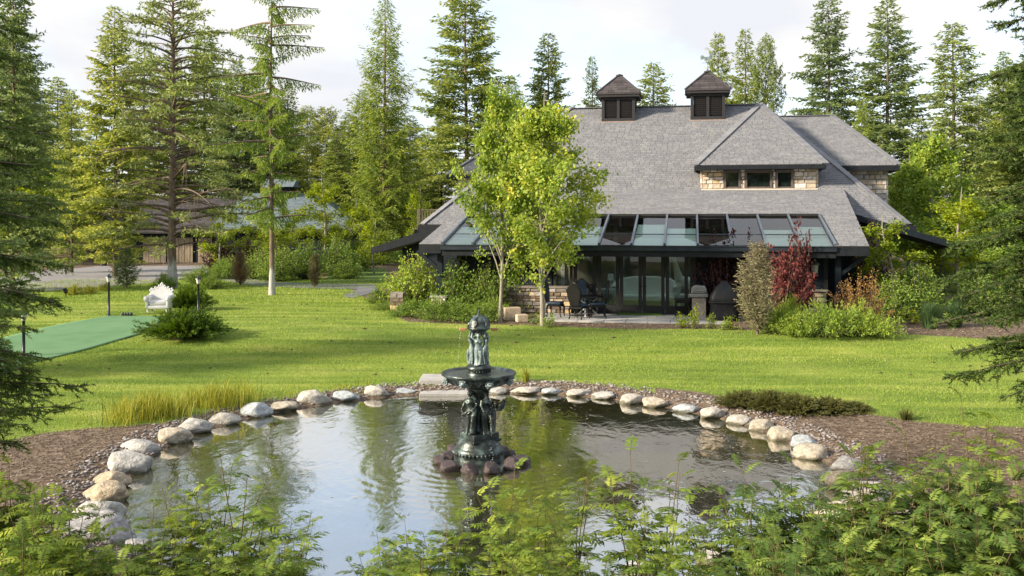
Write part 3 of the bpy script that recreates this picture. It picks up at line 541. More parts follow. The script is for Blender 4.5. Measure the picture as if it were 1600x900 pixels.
# --- cupolas
def cupola(px, pyb, vane):
    c = bpy.data.objects.new('cupola', None); col.objects.link(c); c.parent = house
    hwid = .85; cc = RV - .45; cu = hpix(px, pyb, cc - hwid).x; zb = uz(cc - hwid) - .06; zt = hpix(px, pyb - 37, cc - hwid).z; c.location = (cu, cc, 0)
    mb = MB()
    for sx in (-1, 1):
        for sy in (-1, 1): mb.span((sx * hwid, sy * hwid, zb), (sx * (hwid - .15), sy * (hwid - .15), zt))
    for s in (-1, 1):
        mb.span((-hwid + .15, s * hwid, zb), (hwid - .15, s * (hwid - .12), zb + .24)); mb.span((-hwid + .15, s * hwid, zt - .16), (hwid - .15, s * (hwid - .12), zt)); mb.span((-.07, s * (hwid - .002), zb + .24), (.07, s * (hwid - .12), zt - .16))
        mb.span((s * hwid, -hwid + .15, zb), (s * (hwid - .12), hwid - .15, zb + .24)); mb.span((s * hwid, -hwid + .15, zt - .16), (s * (hwid - .12), hwid - .15, zt)); mb.span((s * (hwid - .002), -.07, zb + .24), (s * (hwid - .12), .07, zt - .16))
    mb.build('frame', 'louver', c); MB().span((-hwid + .16, -hwid + .16, zb), (hwid - .16, hwid - .16, zt - .01)).build('core', 'lamp_black', c)
    n = 9; sm = MB().box((0, 0, 0), (.60, .02, .13), Matrix.Rotation(R(35), 3, 'X')).mesh('louver_slat'); sm.materials.append(MT['louver'])
    for i in range(n):
        z = zb + .28 + (zt - zb - .48) * (i + .5) / n
        for sx in (-1, 1):
            o = bpy.data.objects.new('louver_slat', sm); col.objects.link(o); o.parent = c; o.location = (sx * .37, -hwid + .08, z)
            o = bpy.data.objects.new('louver_slat', sm); col.objects.link(o); o.parent = c; o.location = (hwid - .08, sx * .37, z); o.rotation_euler[2] = math.pi / 2
            o = bpy.data.objects.new('louver_slat', sm); col.objects.link(o); o.parent = c; o.location = (-hwid + .08, sx * .37, z); o.rotation_euler[2] = -math.pi / 2
    e = hwid + .27; za = hpix(px, pyb - 71, cc).z
    MB().span((-e + .05, -e + .05, zt - .03), (e - .05, e - .05, zt + .10)).build('eave', 'louver', c)
    MB().span((-e, -e, zt + .103), (e, e, zt + .16)).build('eave_board', 'shingle_dark', c)
    q = [(-e, -e, zt + .16), (e, -e, zt + .16), (e, e, zt + .16), (-e, e, zt + .16)]; ap = (0, 0, za)
    for i in range(4): shingles([q[i], q[(i + 1) % 4], ap], 'shingle_dark', c, exp=.2, wid=.4, deck=0)
    mb = MB(); mb.add(q + [ap], [(0, 1, 4), (1, 2, 4), (2, 3, 4), (3, 0, 4)]); mb.v = [(x * .99, y * .99, z - .01) for x, y, z in mb.v]; mb.build('roof_deck', 'shingle_dark', c)
    for i in range(4): MB().bar(Vector(q[i]) + Vector((0, 0, .02)), Vector(ap) + Vector((0, 0, .02)), .12, .05).build('hip_cap', 'shingle_dark', c)
    MB().lathe([(.2, 0), (.17, .06), (.05, .08)], 8, (0, 0, za - .06)).build('finial', 'shingle_dark', c)
    MB().span((-hwid - .05, -hwid - .05, zb - .04), (hwid + .05, hwid + .05, zb + .06)).build('flashing', 'copper', c)
    if vane:
        mb = MB(); mb.tube([(0, 0, za), (0, 0, za + .75)], .018, 6); mb.bar((-.3, 0, za + .42), (.3, 0, za + .42), .02); mb.bar((0, -.3, za + .36), (0, .3, za + .36), .02)
        mb.prism([(-.34, za + .58), (-.2, za + .62), (-.12, za + .55), (.1, za + .55), (.2, za + .66), (.3, za + .68), (.26, za + .8), (.34, za + .9), (.24, za + .98), (.14, za + .9), (.06, za + .72), (-.12, za + .72), (-.26, za + .82), (-.36, za + .78)], -.015, .015)
        mb.ball((0, 0, za + .1), .05, 8, 6); mb.build('weathervane', 'patina', c)
cupola(966, 188, False); cupola(1106, 182, True)
# --- dormer
dv = 8.15; d0, d1 = hpix(1098, 298, dv).x, hpix(1275, 298, dv).x; dz0, dz1 = BZ + .02, hpix(1180, 262, dv).z
dw = bpy.data.objects.new('dormer', None); col.objects.link(dw); dw.parent = house
wins = [(hpix(a, 264, dv).x, hpix(b, 264, dv).x, hpix(a, 296.5, dv).z, hpix(a, 265.5, dv).z) for a, b in ((1131, 1157), (1164, 1206), (1212, 1239))]
MB().span((d0 + .02, dv + .05, dz0 - .3), (d1 - .02, dv + 3.4, dz1 + .15)).build('wall', 'mortar', dw)
stone_wall(d0, d1, dz0 + .06, dz1 + .04, dv, dw, [(a, b, c - .02, d) for a, b, c, d in wins], rows=(.12, .24), wids=(.16, .42))
stone_wall(dv + .02, dv + 2.5, dz0 + .06, dz1 + .04, d0 - .02, dw, axis='v', sgn=-1); stone_wall(dv + .02, dv + 2.5, dz0 + .06, dz1 + .04, d1 + .02, dw, axis='v', sgn=1)
MB().span((d0 - .06, dv - .16, dz0 - .05), (d1 + .06, dv + .05, dz0 + .055)).build('stone_sill', 'stone1', dw)
for (a, b, c, d) in wins:
    wn = bpy.data.objects.new('window', None); col.objects.link(wn); wn.parent = house; fw = .085
    MB().span((a, dv - .12, c), (a + fw, dv + .04, d)).span((b - fw, dv - .12, c), (b, dv + .04, d)).span((a + fw, dv - .117, c), (b - fw, dv + .04, c + fw)).span((a + fw, dv - .117, d - fw), (b - fw, dv + .04, d)).build('frame', 'brown_frame', wn)
    MB().span((a + fw, dv - .02, c + fw), (b - fw, dv + .01, d - fw)).build('pane', 'dark_glass', wn)
    MB().span((a + fw, dv - .07, c + fw), (b - fw, dv - .03, c + fw + .045)).span((a + fw, dv - .07, d - fw - .045), (b - fw, dv - .03, d - fw)).build('sash', 'brown_frame', wn)
ev = dv - .65; f0, f1 = hpix(1086, 257, ev).x, hpix(1290, 253, ev).x; fz = dz1 + .1; apx = Vector((mR - .08, RV - .1, RZ + .03)); bkv = BV + (fz - BZ) / sU
drf = roofpart()
shingles([(f0, ev, fz), (f1, ev, fz), apx], 'shingle', drf); shingles([(f0, bkv + .3, fz), (f0, ev, fz), apx], 'shingle', drf); shingles([(f1, ev, fz), (f1, bkv + .3, fz), apx], 'shingle', drf)
caps((f0, ev, fz), apx, drf, w=.34); caps((f1, ev, fz), apx, drf, w=.34)
part(MB().span((f0 + .01, ev - .05, fz - .2), (f1 - .01, ev + .05, fz - .02)).span((f0 - .03, ev + .05, fz - .2), (f0 + .06, bkv, fz - .02)).span((f1 - .06, ev + .05, fz - .2), (f1 + .03, bkv, fz - .02)), 'fascia', 'fascia')
part(MB().span((f0 + .08, ev + .06, fz - .19), (f1 - .08, dv + .3, fz - .15)), 'soffit', 'fascia')
# --- right wing
wv0 = 12.0; wr1 = hpix(1405, 259, wv0).x; wz = hpix(1390, 258, wv0).z; wrv = 18.0; wrz = hpix(1300, 181, wrv).z; wru = hpix(1300, 181, wrv).x; wl = mR - 1
wing = roofpart()
shingles([(wl, wv0, wz), (wr1, wv0, wz), (wru, wrv, wrz), (wl, wrv, wrz)], 'shingle', wing); shingles([(wr1, wv0, wz), (wr1, 2 * wrv - wv0, wz), (wru, wrv, wrz)], 'shingle', wing)
shingles([(wr1, 2 * wrv - wv0, wz), (wl, 2 * wrv - wv0, wz), (wl, wrv, wrz), (wru, wrv, wrz)], 'shingle', wing, exp=.5, wid=.6)
caps((wr1, wv0, wz), (wru, wrv, wrz), wing); caps((wl, wrv, wrz), (wru, wrv, wrz), wing)
part(MB().span((wl, wv0 - .06, wz - .26), (wr1, wv0 + .06, wz - .02)).span((wr1 - .06, wv0 + .06, wz - .26), (wr1 + .04, 2 * wrv - wv0, wz - .02)), 'fascia', 'fascia')
ww = part(MB().span((wl, wv0 + .66, .3), (wr1 - .45, 2 * wrv - wv0 - .6, wz - .1)), 'wall', 'mortar')
stone_wall(mR + 1.5, wr1 - .45, 4.2, wz - .2, wv0 + .62, ww, rows=(.16, .3), wids=(.22, .55))
stone_wall(wv0 + .6, wv0 + 6, 4.2, wz - .2, wr1 - .45, ww, axis='v', rows=(.2, .34), wids=(.3, .6))
# --- turret on the left
tv = 11.0; t0 = hpix(698, 273, tv).x; tz = hpix(720, 273, tv).z; tw = 4.6; tp = Vector((t0 + tw / 2 + .2, tv + tw / 2, tz + 1.95))
tr_ = roofpart(); q = [(t0, tv, tz), (t0 + tw, tv, tz), (t0 + tw, tv + tw, tz), (t0, tv + tw, tz)]
for i in range(4): shingles([q[i], q[(i + 1) % 4], tp], 'shingle', tr_)
caps(q[0], tp, tr_); caps(q[1], tp, tr_)
part(MB().span((t0, tv - .05, tz - .2), (t0 + tw, tv + .06, tz - .02)).span((t0 - .04, tv + .06, tz - .2), (t0 + .06, tv + tw, tz - .02)), 'fascia', 'fascia')
tw_o = part(MB().span((t0 + .5, tv + .5, .3), (t0 + tw - .4, tv + tw - .4, tz - .1)), 'wall', 'mortar')
wa, wb = t0 + 1.15, t0 + 2.1
stone_wall(t0 + .48, t0 + tw - .4, 4.0, tz - .12, tv + .48, tw_o, [(wa, wb, tz - 1.05, tz - .25)], rows=(.16, .28), wids=(.2, .5)); stone_wall(tv + .5, tv + 3, 4.0, tz - .12, t0 + .48, tw_o, axis='v', sgn=-1)
wn = bpy.data.objects.new('window', None); col.objects.link(wn); wn.parent = house
MB().span((wa, tv + .36, tz - 1.05), (wa + .08, tv + .52, tz - .25)).span((wb - .08, tv + .36, tz - 1.05), (wb, tv + .52, tz - .25)).span((wa + .08, tv + .363, tz - 1.05), (wb - .08, tv + .52, tz - .97)).span((wa + .08, tv + .363, tz - .33), (wb - .08, tv + .52, tz - .25)).build('frame', 'brown_frame', wn); MB().span((wa + .08, tv + .43, tz - .97), (wb - .08, tv + .46, tz - .33)).build('pane', 'dark_glass', wn)
# deck railing behind the left eave
dk = bpy.data.objects.new('deck_railing', None); col.objects.link(dk); dk.parent = house
a_, b_ = hpix(653, 327, 10.5), hpix(715, 327, 10.5); zb_ = a_.z - .95
MB().span((a_.x, 10.45, a_.z - .05), (b_.x, 10.56, a_.z)).span((a_.x, 10.47, zb_), (b_.x, 10.53, zb_ + .06)).build('rail', 'garage_wood', dk); MB().span((a_.x - .02, 10.42, zb_ - .4), (a_.x + .12, 10.58, a_.z + .02)).build('post', 'garage_wood', dk)
pk = MB().span((0, 0, 0), (.045, .04, .9)).mesh('baluster'); pk.materials.append(MT['garage_wood'])
for k in range(int((b_.x - a_.x) / .14)):
    o = bpy.data.objects.new('baluster', pk); col.objects.link(o); o.parent = dk; o.location = (a_.x + .2 + k * .14, 10.48, zb_ + .04)
part(MB().span((a_.x - .1, 10.2, zb_ - .35), (b_.x + 1, 14, zb_ - .05)), 'deck', 'fascia')
part(MB().span((a_.x + .4, 10.9, .3), (b_.x + 2, 13.9, zb_ - .36)), 'wall', 'navy_wood')
# side porch with a raking dark barge board
p0, p1 = hpix(583, 391, 2.5), hpix(705, 352, 2.5); mb = MB()
mb.prism([(p0.x, p0.z - .12), (p1.x, p1.z - .18), (p1.x, p1.z + .12), (p0.x, p0.z + .10)], 2.5, 6.5); part(mb, 'porch_roof', 'navy_wood')
mb = MB(); mb.prism([(p0.x - .05, p0.z - .17), (p1.x, p1.z - .28), (p1.x, p1.z + .13), (p0.x - .05, p0.z + .11)], 2.38, 2.5); part(mb, 'barge_board', 'fascia')
part(MB().prism([(p0.x + 1.1, .5), (p1.x + .2, .5), (p1.x + .2, p1.z - .2), (p0.x + 1.1, p0.z + .1)], 3.0, 3.2), 'wall', 'navy_wood')
# --- front wall pieces
wL, wR = skL + .35, skR - .15
dr0, dr1 = hpix(896, 480, 0).x, hpix(1077, 480, 0).x; wtop = EZ - .4
def siding(u0, u1, z0, z1, v, parent):
    n = int(round((z1 - z0) / .17)); h = (z1 - z0) / n
    m_ = MB().box((0, 0, 0), (u1 - u0, .022, h + .02), Matrix.Rotation(R(-8), 3, 'X')).mesh('siding_board'); m_.materials.append(MT['navy_wood'])
    for i in range(n):
        o = bpy.data.objects.new('siding_board', m_); col.objects.link(o); o.parent = parent; o.location = ((u0 + u1) / 2, v - .028, z0 + h * (i + .5))
lowz = hpix(1250, 455, 0).z
wr = part(MB().span((dr1 + .02, .0, .4), (wR, .16, wtop)), 'wall', 'navy_wood')
siding(dr1 + .26, wR - .12, lowz + .07, wtop - .05, -.002, wr)
siding(dr1 + .26, hpix(1195, 450, 0).x, FLZ + .02, lowz + .06, -.002, wr)
wl_ = part(MB().span((wL, .0, .4), (dr0 - .75, .16, wtop)), 'wall', 'navy_wood')
siding(wL + .12, dr0 - .8, lowz + .07, wtop - .05, -.002, wl_)
for q_ in (((dr1 + .02, -.05, .5), (dr1 + .24, -.002, wtop)), ((wR - .12, -.06, .5), (wR + .03, .1, wtop)), ((wL - .03, -.06, .5), (wL + .12, .1, wtop))): part(MB().span(*q_), 'corner_board', 'charcoal_frame')
su0 = hpix(1196, 450, 0).x
stone_wall(su0, wR - .02, FLZ - .15, lowz, -.05, wr, rows=(.1, .2), wids=(.16, .36)); part(MB().span((su0 - .04, -.2, lowz + .003), (wR + .02, -.035, lowz + .065)), 'stone_cap', 'stone1')
sl0, sl1 = hpix(862, 450, -.2).x, hpix(893, 450, -.2).x; sz1 = hpix(870, 447, -.2).z
lw = part(MB().span((sl0 - 2.2, -.24, .45), (sl1, -.002, sz1 - .1)), 'low_wall', 'mortar'); stone_wall(sl0 - 2.2, sl1 + .01, FLZ, sz1 - .08, -.26, lw, rows=(.09, .17), wids=(.16, .4), dark=True)
part(MB().span((sl0 - 2.25, -.36, sz1 - .075), (sl1 + .05, -.02, sz1)), 'stone_cap', 'stone7')
# small window by the lantern
a, b, c, d = hpix(1211, 415, 0).x, hpix(1238, 415, 0).x, hpix(1220, 416, 0).z, hpix(1220, 394, 0).z
wn = bpy.data.objects.new('window', None); col.objects.link(wn); wn.parent = house
MB().span((a, -.1, c), (a + .06, -.045, d)).span((b - .06, -.1, c), (b, -.045, d)).span((a + .06, -.098, c), (b - .06, -.045, c + .06)).span((a + .06, -.098, d - .06), (b - .06, -.045, d)).build('frame', 'charcoal_frame', wn); MB().span((a + .06, -.075, c + .06), (b - .06, -.06, d - .06)).build('pane', 'dark_glass', wn)
# glazed doors
def leaf(name, a, b, z0, z1, st, bot, handle=None):
    o = bpy.data.objects.new(name, None); col.objects.link(o); o.parent = house
    MB().span((a, -.02, z0), (a + st, .06, z1)).span((b - st, -.02, z0), (b, .06, z1)).span((a + st, -.017, z0), (b - st, .057, z0 + bot)).span((a + st, -.017, z1 - .12), (b - st, .057, z1)).build('frame', 'charcoal_frame', o)
    MB().span((a + st, .015, z0 + bot), (b - st, .025, z1 - .12)).build('pane', 'pane_glass', o)
    if handle is not None:
        MB().span((handle - .02, -.05, z0 + .85), (handle + .02, -.021, z0 + 1.15)).tube([(handle, -.05, z0 + 1.0), (handle, -.1, z0 + 1.0), (handle + .1, -.1, z0 + 1.0)], .013, 6).build('handle', 'black_lacquer', o)
X = lambda p: hpix(p, 440, 0).x
dz = hpix(1000, 396, 0).z
edges = [896, 934, 968.5, 1003.5, 1040, 1076]
leaf('sidelight', X(896) , X(932) - .02, FLZ + .02, dz, .13, .28)
leaf('door', X(934), X(967.5), FLZ + .02, dz, .125, .28); leaf('door', X(968.5), X(1003), FLZ + .02, dz, .125, .28, X(1003) - .06)
leaf('door', X(1004), X(1038.5), FLZ + .02, dz, .125, .28, X(1004) + .06); leaf('door', X(1040), X(1075), FLZ + .02, dz, .125, .28)
part(MB().span((dr0 - .05, -.05, dz + .005), (dr1 + .02, .1, wtop)), 'lintel', 'charcoal_frame'); part(MB().span((dr0 - .05, -.08, FLZ - .05), (dr1 + .02, .1, FLZ + .018)), 'threshold', 'charcoal_frame')
leaf('sidelight', dr0 - .75, dr0 - .03, FLZ + .02, wtop, .1, .75)
# interior shell
part(MB().span((wL, .2, FLZ - .08), (wR, 8.1, FLZ)), 'interior_floor', 'interior_floor'); iw = part(MB().span((wL, 6.4, FLZ), (wR, 6.55, 5.0)), 'interior_wall', 'interior_wall')
for q_ in (wL, wR - .12): part(MB().span((q_, .17, .4), (q_ + .12, 6.4, 3.35)), 'side_wall', 'navy_wood')
for u_ in np.arange(wL + .8, wR, 2.3): MB().span((u_, 6.3, FLZ), (u_ + .16, 6.397, 4.6)).build('pilaster', 'white_trim', house)
part(MB().span((cLu + 1.2, 9, .3), (mR + 4.0, 2 * RV - 7, uz(v2) + .05)), 'wall', 'navy_wood')
# right porch: post with braces, dark recess
pu = hpix(1309, 440, -.6).x
part(MB().span((pu - .1, -.7, .45), (pu + .1, -.5, EZ - .3)), 'porch_post', 'navy_wood'); part(MB().bar((pu + .1, -.6, 2.2), (pu + 1.0, -.6, EZ - .28), .12, .12), 'brace', 'navy_wood')
pu2 = hpix(688, 440, -.6).x; part(MB().span((pu2 - .1, -.7, 1.2), (pu2 + .1, -.5, EZ - .3)), 'porch_post', 'navy_wood'); part(MB().bar((pu2 - .1, -.6, 2.3), (pu2 - .9, -.6, EZ - .28), .12, .12), 'brace', 'navy_wood')
pl = part(MB().span((pu2 - .22, -.8, .4), (pu2 + .22, -.4, 1.2)), 'post_plinth', 'mortar'); stone_wall(pu2 - .27, pu2 + .27, .5, 1.18, -.82, pl, rows=(.12, .2), wids=(.18, .36)); part(MB().span((pu2 - .33, -.92, 1.2), (pu2 + .33, -.3, 1.27)), 'stone_cap', 'stone3')
pl2 = part(MB().span((pu2 - 1.9, -.6, .4), (pu2 - 1.45, -.2, 1.35)), 'post_plinth', 'mortar'); stone_wall(pu2 - 1.94, pu2 - 1.41, .5, 1.33, -.62, pl2, rows=(.12, .2), wids=(.18, .36), dark=True)
q0, q1 = hpix(1440, 372, 5), hpix(1500, 388, 5)
part(MB().prism([(q0.x - 2.8, q0.z + .75), (q1.x, q1.z - .1), (q1.x, q1.z + .14), (q0.x - 2.8, q0.z + 1.0)], 4.2, 8.5), 'porch_roof', 'navy_wood')
# patio slabs, each its own piece
patio = tag(bpy.data.objects.new('patio', None), 'grey stone slab terrace in front of the glazed doors', 'terrace', kind='structure'); col.objects.link(patio); patio.location = HO; patio.rotation_euler[2] = TH
pL_, pR_ = hpix(845, 500, -2).x, hpix(1128, 500, -2).x
MB().span((pL_, -2.75, .35), (pR_, -.08, FLZ - .045)).build('patio_bed', 'concrete', patio)
v = -2.8; row = 0
while v < -.12:
    dvv = min(random.choice((.45, .6, .45)), -.09 - v)
    if -.09 - v - dvv < .2: dvv = -.09 - v
    u = pL_ - random.uniform(0, .3)
    while u < pR_:
        wd = random.choice((.6, .75, .9, .45)); 
        o = MB().box((0, 0, 0), (wd - .014, .08, dvv - .014), ch=.008).build('paving_slab', 'slab', patio); o.rotation_euler = (R(-90), 0, 0); o.location = (u + wd / 2, v + dvv / 2, FLZ - .04 + random.uniform(-.004, .004)); u += wd
    v += dvv; row += 1

# ------------------------------------------------------------------ garage
GY0 = 76.0
def gpx(px, py, Y): return Vector(((px - 800) * Y / F, Y, HC - (py - HZ) * Y / F))
gar = thing('garage', 'long low garage with blue grey hip roof beyond the drive', 'garage', (0, 0, 0))
e0, e1 = gpx(325, 358, GY0), gpx(568, 358, GY0); rz_ = gpx(430, 302, GY0 + 6).z; ra, rb_ = gpx(385, 302, GY0 + 6), gpx(490, 302, GY0 + 6)
gr = bpy.data.objects.new('roof', None); col.objects.link(gr); gr.parent = gar
B0, B1 = Vector((e0.x, GY0 + 12, e0.z)), Vector((e1.x, GY0 + 12, e1.z))
for P in ([e0, e1, rb_, ra], [e1, B1, rb_], [B0, e0, ra], [B1, B0, ra, rb_]): shingles(P, 'garage_shingle', gr, exp=.26, wid=.6)
MB().span((e0.x, GY0 - .06, e0.z - .3), (e1.x, GY0 + .05, e0.z - .03)).build('fascia', 'navy_wood', gar)
MB().span((e0.x + .5, GY0 + .5, .1), (e1.x - .6, GY0 + 11.5, e0.z - .12)).build('wall', 'navy_wood', gar)
cz = gpx(440, 300, GY0 + 6); mb = MB(); mb.span((cz.x - .9, GY0 + 5, cz.z - .8), (cz.x + .9, GY0 + 7, cz.z + .4)); mb.build('cupola', 'navy_wood', gar)
mb = MB(); mb.add([(cz.x - 1.3, GY0 + 4.6, cz.z + .4), (cz.x + 1.3, GY0 + 4.6, cz.z + .4), (cz.x + 1.3, GY0 + 7.4, cz.z + .4), (cz.x - 1.3, GY0 + 7.4, cz.z + .4), (cz.x - 1.3, GY0 + 6, cz.z + 1.1), (cz.x + 1.3, GY0 + 6, cz.z + 1.1)], [(0, 1, 5, 4), (2, 3, 4, 5), (0, 4, 3), (1, 2, 5), (0, 3, 2, 1)]); mb.build('cupola_roof', 'garage_shingle', gar)
g2 = thing('garage', 'dark carriage garage with weathered vertical plank doors facing the drive', 'garage', (0, 0, 0))
c0, c1 = gpx(160, 372, 80), gpx(345, 372, 80); gz0 = gz(c0.x, 80) - .1
MB().span((c0.x, 80.3, gz0), (c1.x, 88, 3.2)).build('wall', 'navy_wood', g2)
gf = bpy.data.objects.new('roof', None); col.objects.link(gf); gf.parent = g2
shingles([(c0.x - 1, 79.2, 3.1), (c1.x + 1, 79.2, 3.1), (c1.x + 1, 84, 6.0), (c0.x - 1, 84, 6.0)], 'shingle_dark', gf, exp=.3, wid=.6); shingles([(c1.x + 1, 89, 3.1), (c0.x - 1, 89, 3.1), (c0.x - 1, 84, 6.0), (c1.x + 1, 84, 6.0)], 'shingle_dark', gf, exp=.5, wid=.8)
for k, (pa_, pb_) in enumerate(((176, 202), (222, 258), (260, 300), (308, 330))):
    A, B = gpx(pa_, 400, 80).x, gpx(pb_, 400, 80).x; dd = bpy.data.objects.new('garage_door', None); col.objects.link(dd); dd.parent = g2
    n = max(4, int((B - A) / .22))
    for i in range(n): MB().span((A + (B - A) * i / n + .012, 80.2 - .02 * (i % 2), gz0 + .05), (A + (B - A) * (i + 1) / n - .012, 80.29, 2.65)).build('plank', 'garage_wood', dd)
for px in (163, 187): x_ = gpx(px, 400, 78).x; MB().span((x_ - .15, 77.8, gz0 - .2), (x_ + .15, 78.1, 3.0)).build('post', 'navy_wood', g2)
# drive and path as sheets laid over the ground
def sheet(name, pts, mat, label, cat, lift=.012, res=.5, thick=0, kind='structure'):
    """pts: outline in world x,y; fan of a fine grid clipped by scan lines"""
    pts = [(p[0], p[1]) for p in pts]; y0 = min(p[1] for p in pts); y1 = max(p[1] for p in pts); n = max(3, int((y1 - y0) / res)); V = []; Fc = []; K = 24
    for i in range(n + 1):
        y = y0 + (y1 - y0) * min(max(i / n, .0005), .9995); e = inside_x(pts, y)
        for k in range(K + 1):
            x = e[0] + (e[1] - e[0]) * k / K; V.append((x, y, gz(x, y) + lift))
    for i in range(n):
        for k in range(K): j = i * (K + 1) + k; Fc.append((j, j + 1, j + K + 2, j + K + 1))
    me_ = np_mesh(name, V, Fc, None, True); o = link(name, me_, mat)
    if thick: s = o.modifiers.new('s', 'SOLIDIFY'); s.thickness = thick; s.offset = 1
    return tag(o, label, cat, kind=kind)
sheet('driveway', [gp(-20, 438), gp(60, 424), gp(150, 416), gp(345, 415), gp(350, 424), gp(262, 440), gp(180, 447), gp(80, 455), gp(-20, 462)], 'asphalt', 'pale grey asphalt drive before the garage doors', 'driveway', .02)
sheet('path', [gp(340, 430), gp(420, 440), gp(500, 444), gp(585, 444), gp(592, 455), gp(552, 466), gp(532, 464), gp(560, 452), gp(480, 451), gp(400, 447), gp(338, 437)], 'path', 'narrow dark asphalt path curving past the lawn', 'path', .02)
sheet('lawn_patch', [gp(500, 441), gp(520, 428), gp(560, 421), gp(600, 419), gp(612, 432), gp(590, 441)], 'mat_green', 'small mown lawn beyond the curving path', 'lawn', .014)
TURF = [gp(171, 494.5), gp(262, 495.5), gp(236, 518), gp(150, 543), gp(40, 570), gp(-60, 598), gp(-60, 545)]
def in_poly(x, y, P):
    c = np.zeros(len(x), bool)
    for i in range(len(P)):
        a, b = P[i], P[i - 1]; c ^= ((a[1] > y) != (b[1] > y)) & (x < (b[0] - a[0]) * (y - a[1]) / (b[1] - a[1] + 1e-9) + a[0])
    return c
tf = sheet('putting_green', TURF if True else [gp(171, 494.5), gp(262, 495.5), gp(236, 518), gp(150, 543), gp(40, 570), gp(-60, 598), gp(-60, 545)], 'turf', 'flat emerald artificial turf strip laid on the lawn', 'turf', .012, .4, .02)

# ------------------------------------------------------------------ plants
def conifer(name, H, Rr, base, nb, seed, rise=.25, droop=.45, tipup=.15, p=.8, tuft=.34, wtuft=.13, step=.3, blet=.38, hang=0., irr=.35, trunk_r=.2, dead=0., sparse=1., puff=0., lean=0., bare=.15, wood=1., upt=.5):
    """meshes (trunk, crown) of one conifer: limbs, side branchlets and needle tufts along them"""
    r = np.random.default_rng(seed); zt = np.linspace(0, 1, 14)
    tx_ = np.stack([lean * zt ** 2 * H * .1 + .05 * np.sin(zt * 7 + seed), .05 * np.cos(zt * 6 + seed), zt * H], 1)
    tr_r = trunk_r * (1 - zt) ** .8 + .015; tr_r[0] *= 1.35
    paths = [tx_]; rads = [tr_r]; P = []; D = []; T = []; Ls = []
    u = (np.arange(nb) + r.random(nb)) / nb; tt = u ** .92
    for i in range(nb):
        t = tt[i]; z = H * (base + (1 - base) * t); az = i * 2.39996 + r.normal() * .5
        ln = Rr * ((1 - t) ** p) * (1 - irr + irr * 2 * r.random()) * min(1, .55 + t * 4) + .18
        k = max(4, int(ln / .35) + 2); s = np.linspace(0, 1, k)
        rs = rise + upt * t + .13 * r.normal(); h = ln * (rs * s - droop * s ** 2 + tipup * s ** 3); wob = r.normal() * .12 * ln * s ** 2
        ca, sa = math.cos(az), math.sin(az)
        cx = np.interp(z, tx_[:, 2], tx_[:, 0]); cy = np.interp(z, tx_[:, 2], tx_[:, 1])
        B = np.stack([cx + ca * ln * s - sa * wob, cy + sa * ln * s + ca * wob, z + h], 1)
        paths.append(B); rads.append((.012 + .014 * ln * (1 - s)) * wood * (.6 + .4 * trunk_r / .2))
        if r.random() < dead * (1 - t * 1.2): 
            for _ in range(11):
                q = r.random() * .8 + .2; b0 = np.array([np.interp(q, s, B[:, j]) for j in range(3)]); paths.append(np.stack([b0, b0 + r.normal(size=3) * .35 * ln * .4 + [0, 0, -.12 * ln]])); rads.append(np.array([.014, .005]))
            continue
        m = max(3, int(ln / step * sparse)); sp = (bare + (1 - bare) * (np.arange(m) + r.random(m)) / m)
        for q in sp:
            b0 = np.array([np.interp(q, s, B[:, j]) for j in range(3)])
            for sg in (-1, 1):
                bl = (blet * ln * (1 - q) + tuft * .7) * (.6 + .7 * r.random())
                a2 = az + sg * (.75 + .35 * r.random()); d = np.array([math.cos(a2), math.sin(a2), -.12 - hang * (.6 + .8 * r.random()) + .1 * r.normal()]); d /= np.linalg.norm(d)
                nt_ = max(1, int(bl / (tuft * .42))); e = (np.arange(nt_) + .5 * r.random(nt_)) / nt_ * bl
                pts = b0 + d * e[:, None]; pts[:, 2] -= hang * e * .5
                if puff:
                    for _ in range(2): P.append(pts[-1:] + r.normal(size=(1, 3)) * .05); D.append(d[None] * .4 + r.normal(size=(1, 3))); T.append([.55 + .3 * r.random()]); Ls.append([tuft])
                P.append(pts); dd = np.repeat(d[None], nt_, 0) + r.normal(size=(nt_, 3)) * (.33 + puff); D.append(dd)
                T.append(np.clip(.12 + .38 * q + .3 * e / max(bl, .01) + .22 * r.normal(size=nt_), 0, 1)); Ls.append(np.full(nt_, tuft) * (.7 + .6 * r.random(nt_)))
    P = np.concatenate(P); D = np.concatenate(D); T = np.concatenate(T); Ls = np.concatenate(Ls); print(name, len(P))
    tv_, tf_ = tubes_np([paths[0]], [rads[0]], 9); bv, bf = tubes_np(paths[1:], rads[1:], 3)
    tm = np_mesh(name + '_trunk', np.concatenate([tv_, bv]), np.concatenate([tf_, bf + len(tv_)]), None, True)
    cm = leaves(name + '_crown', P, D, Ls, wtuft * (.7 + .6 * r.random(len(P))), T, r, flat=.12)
    return tm, cm, H
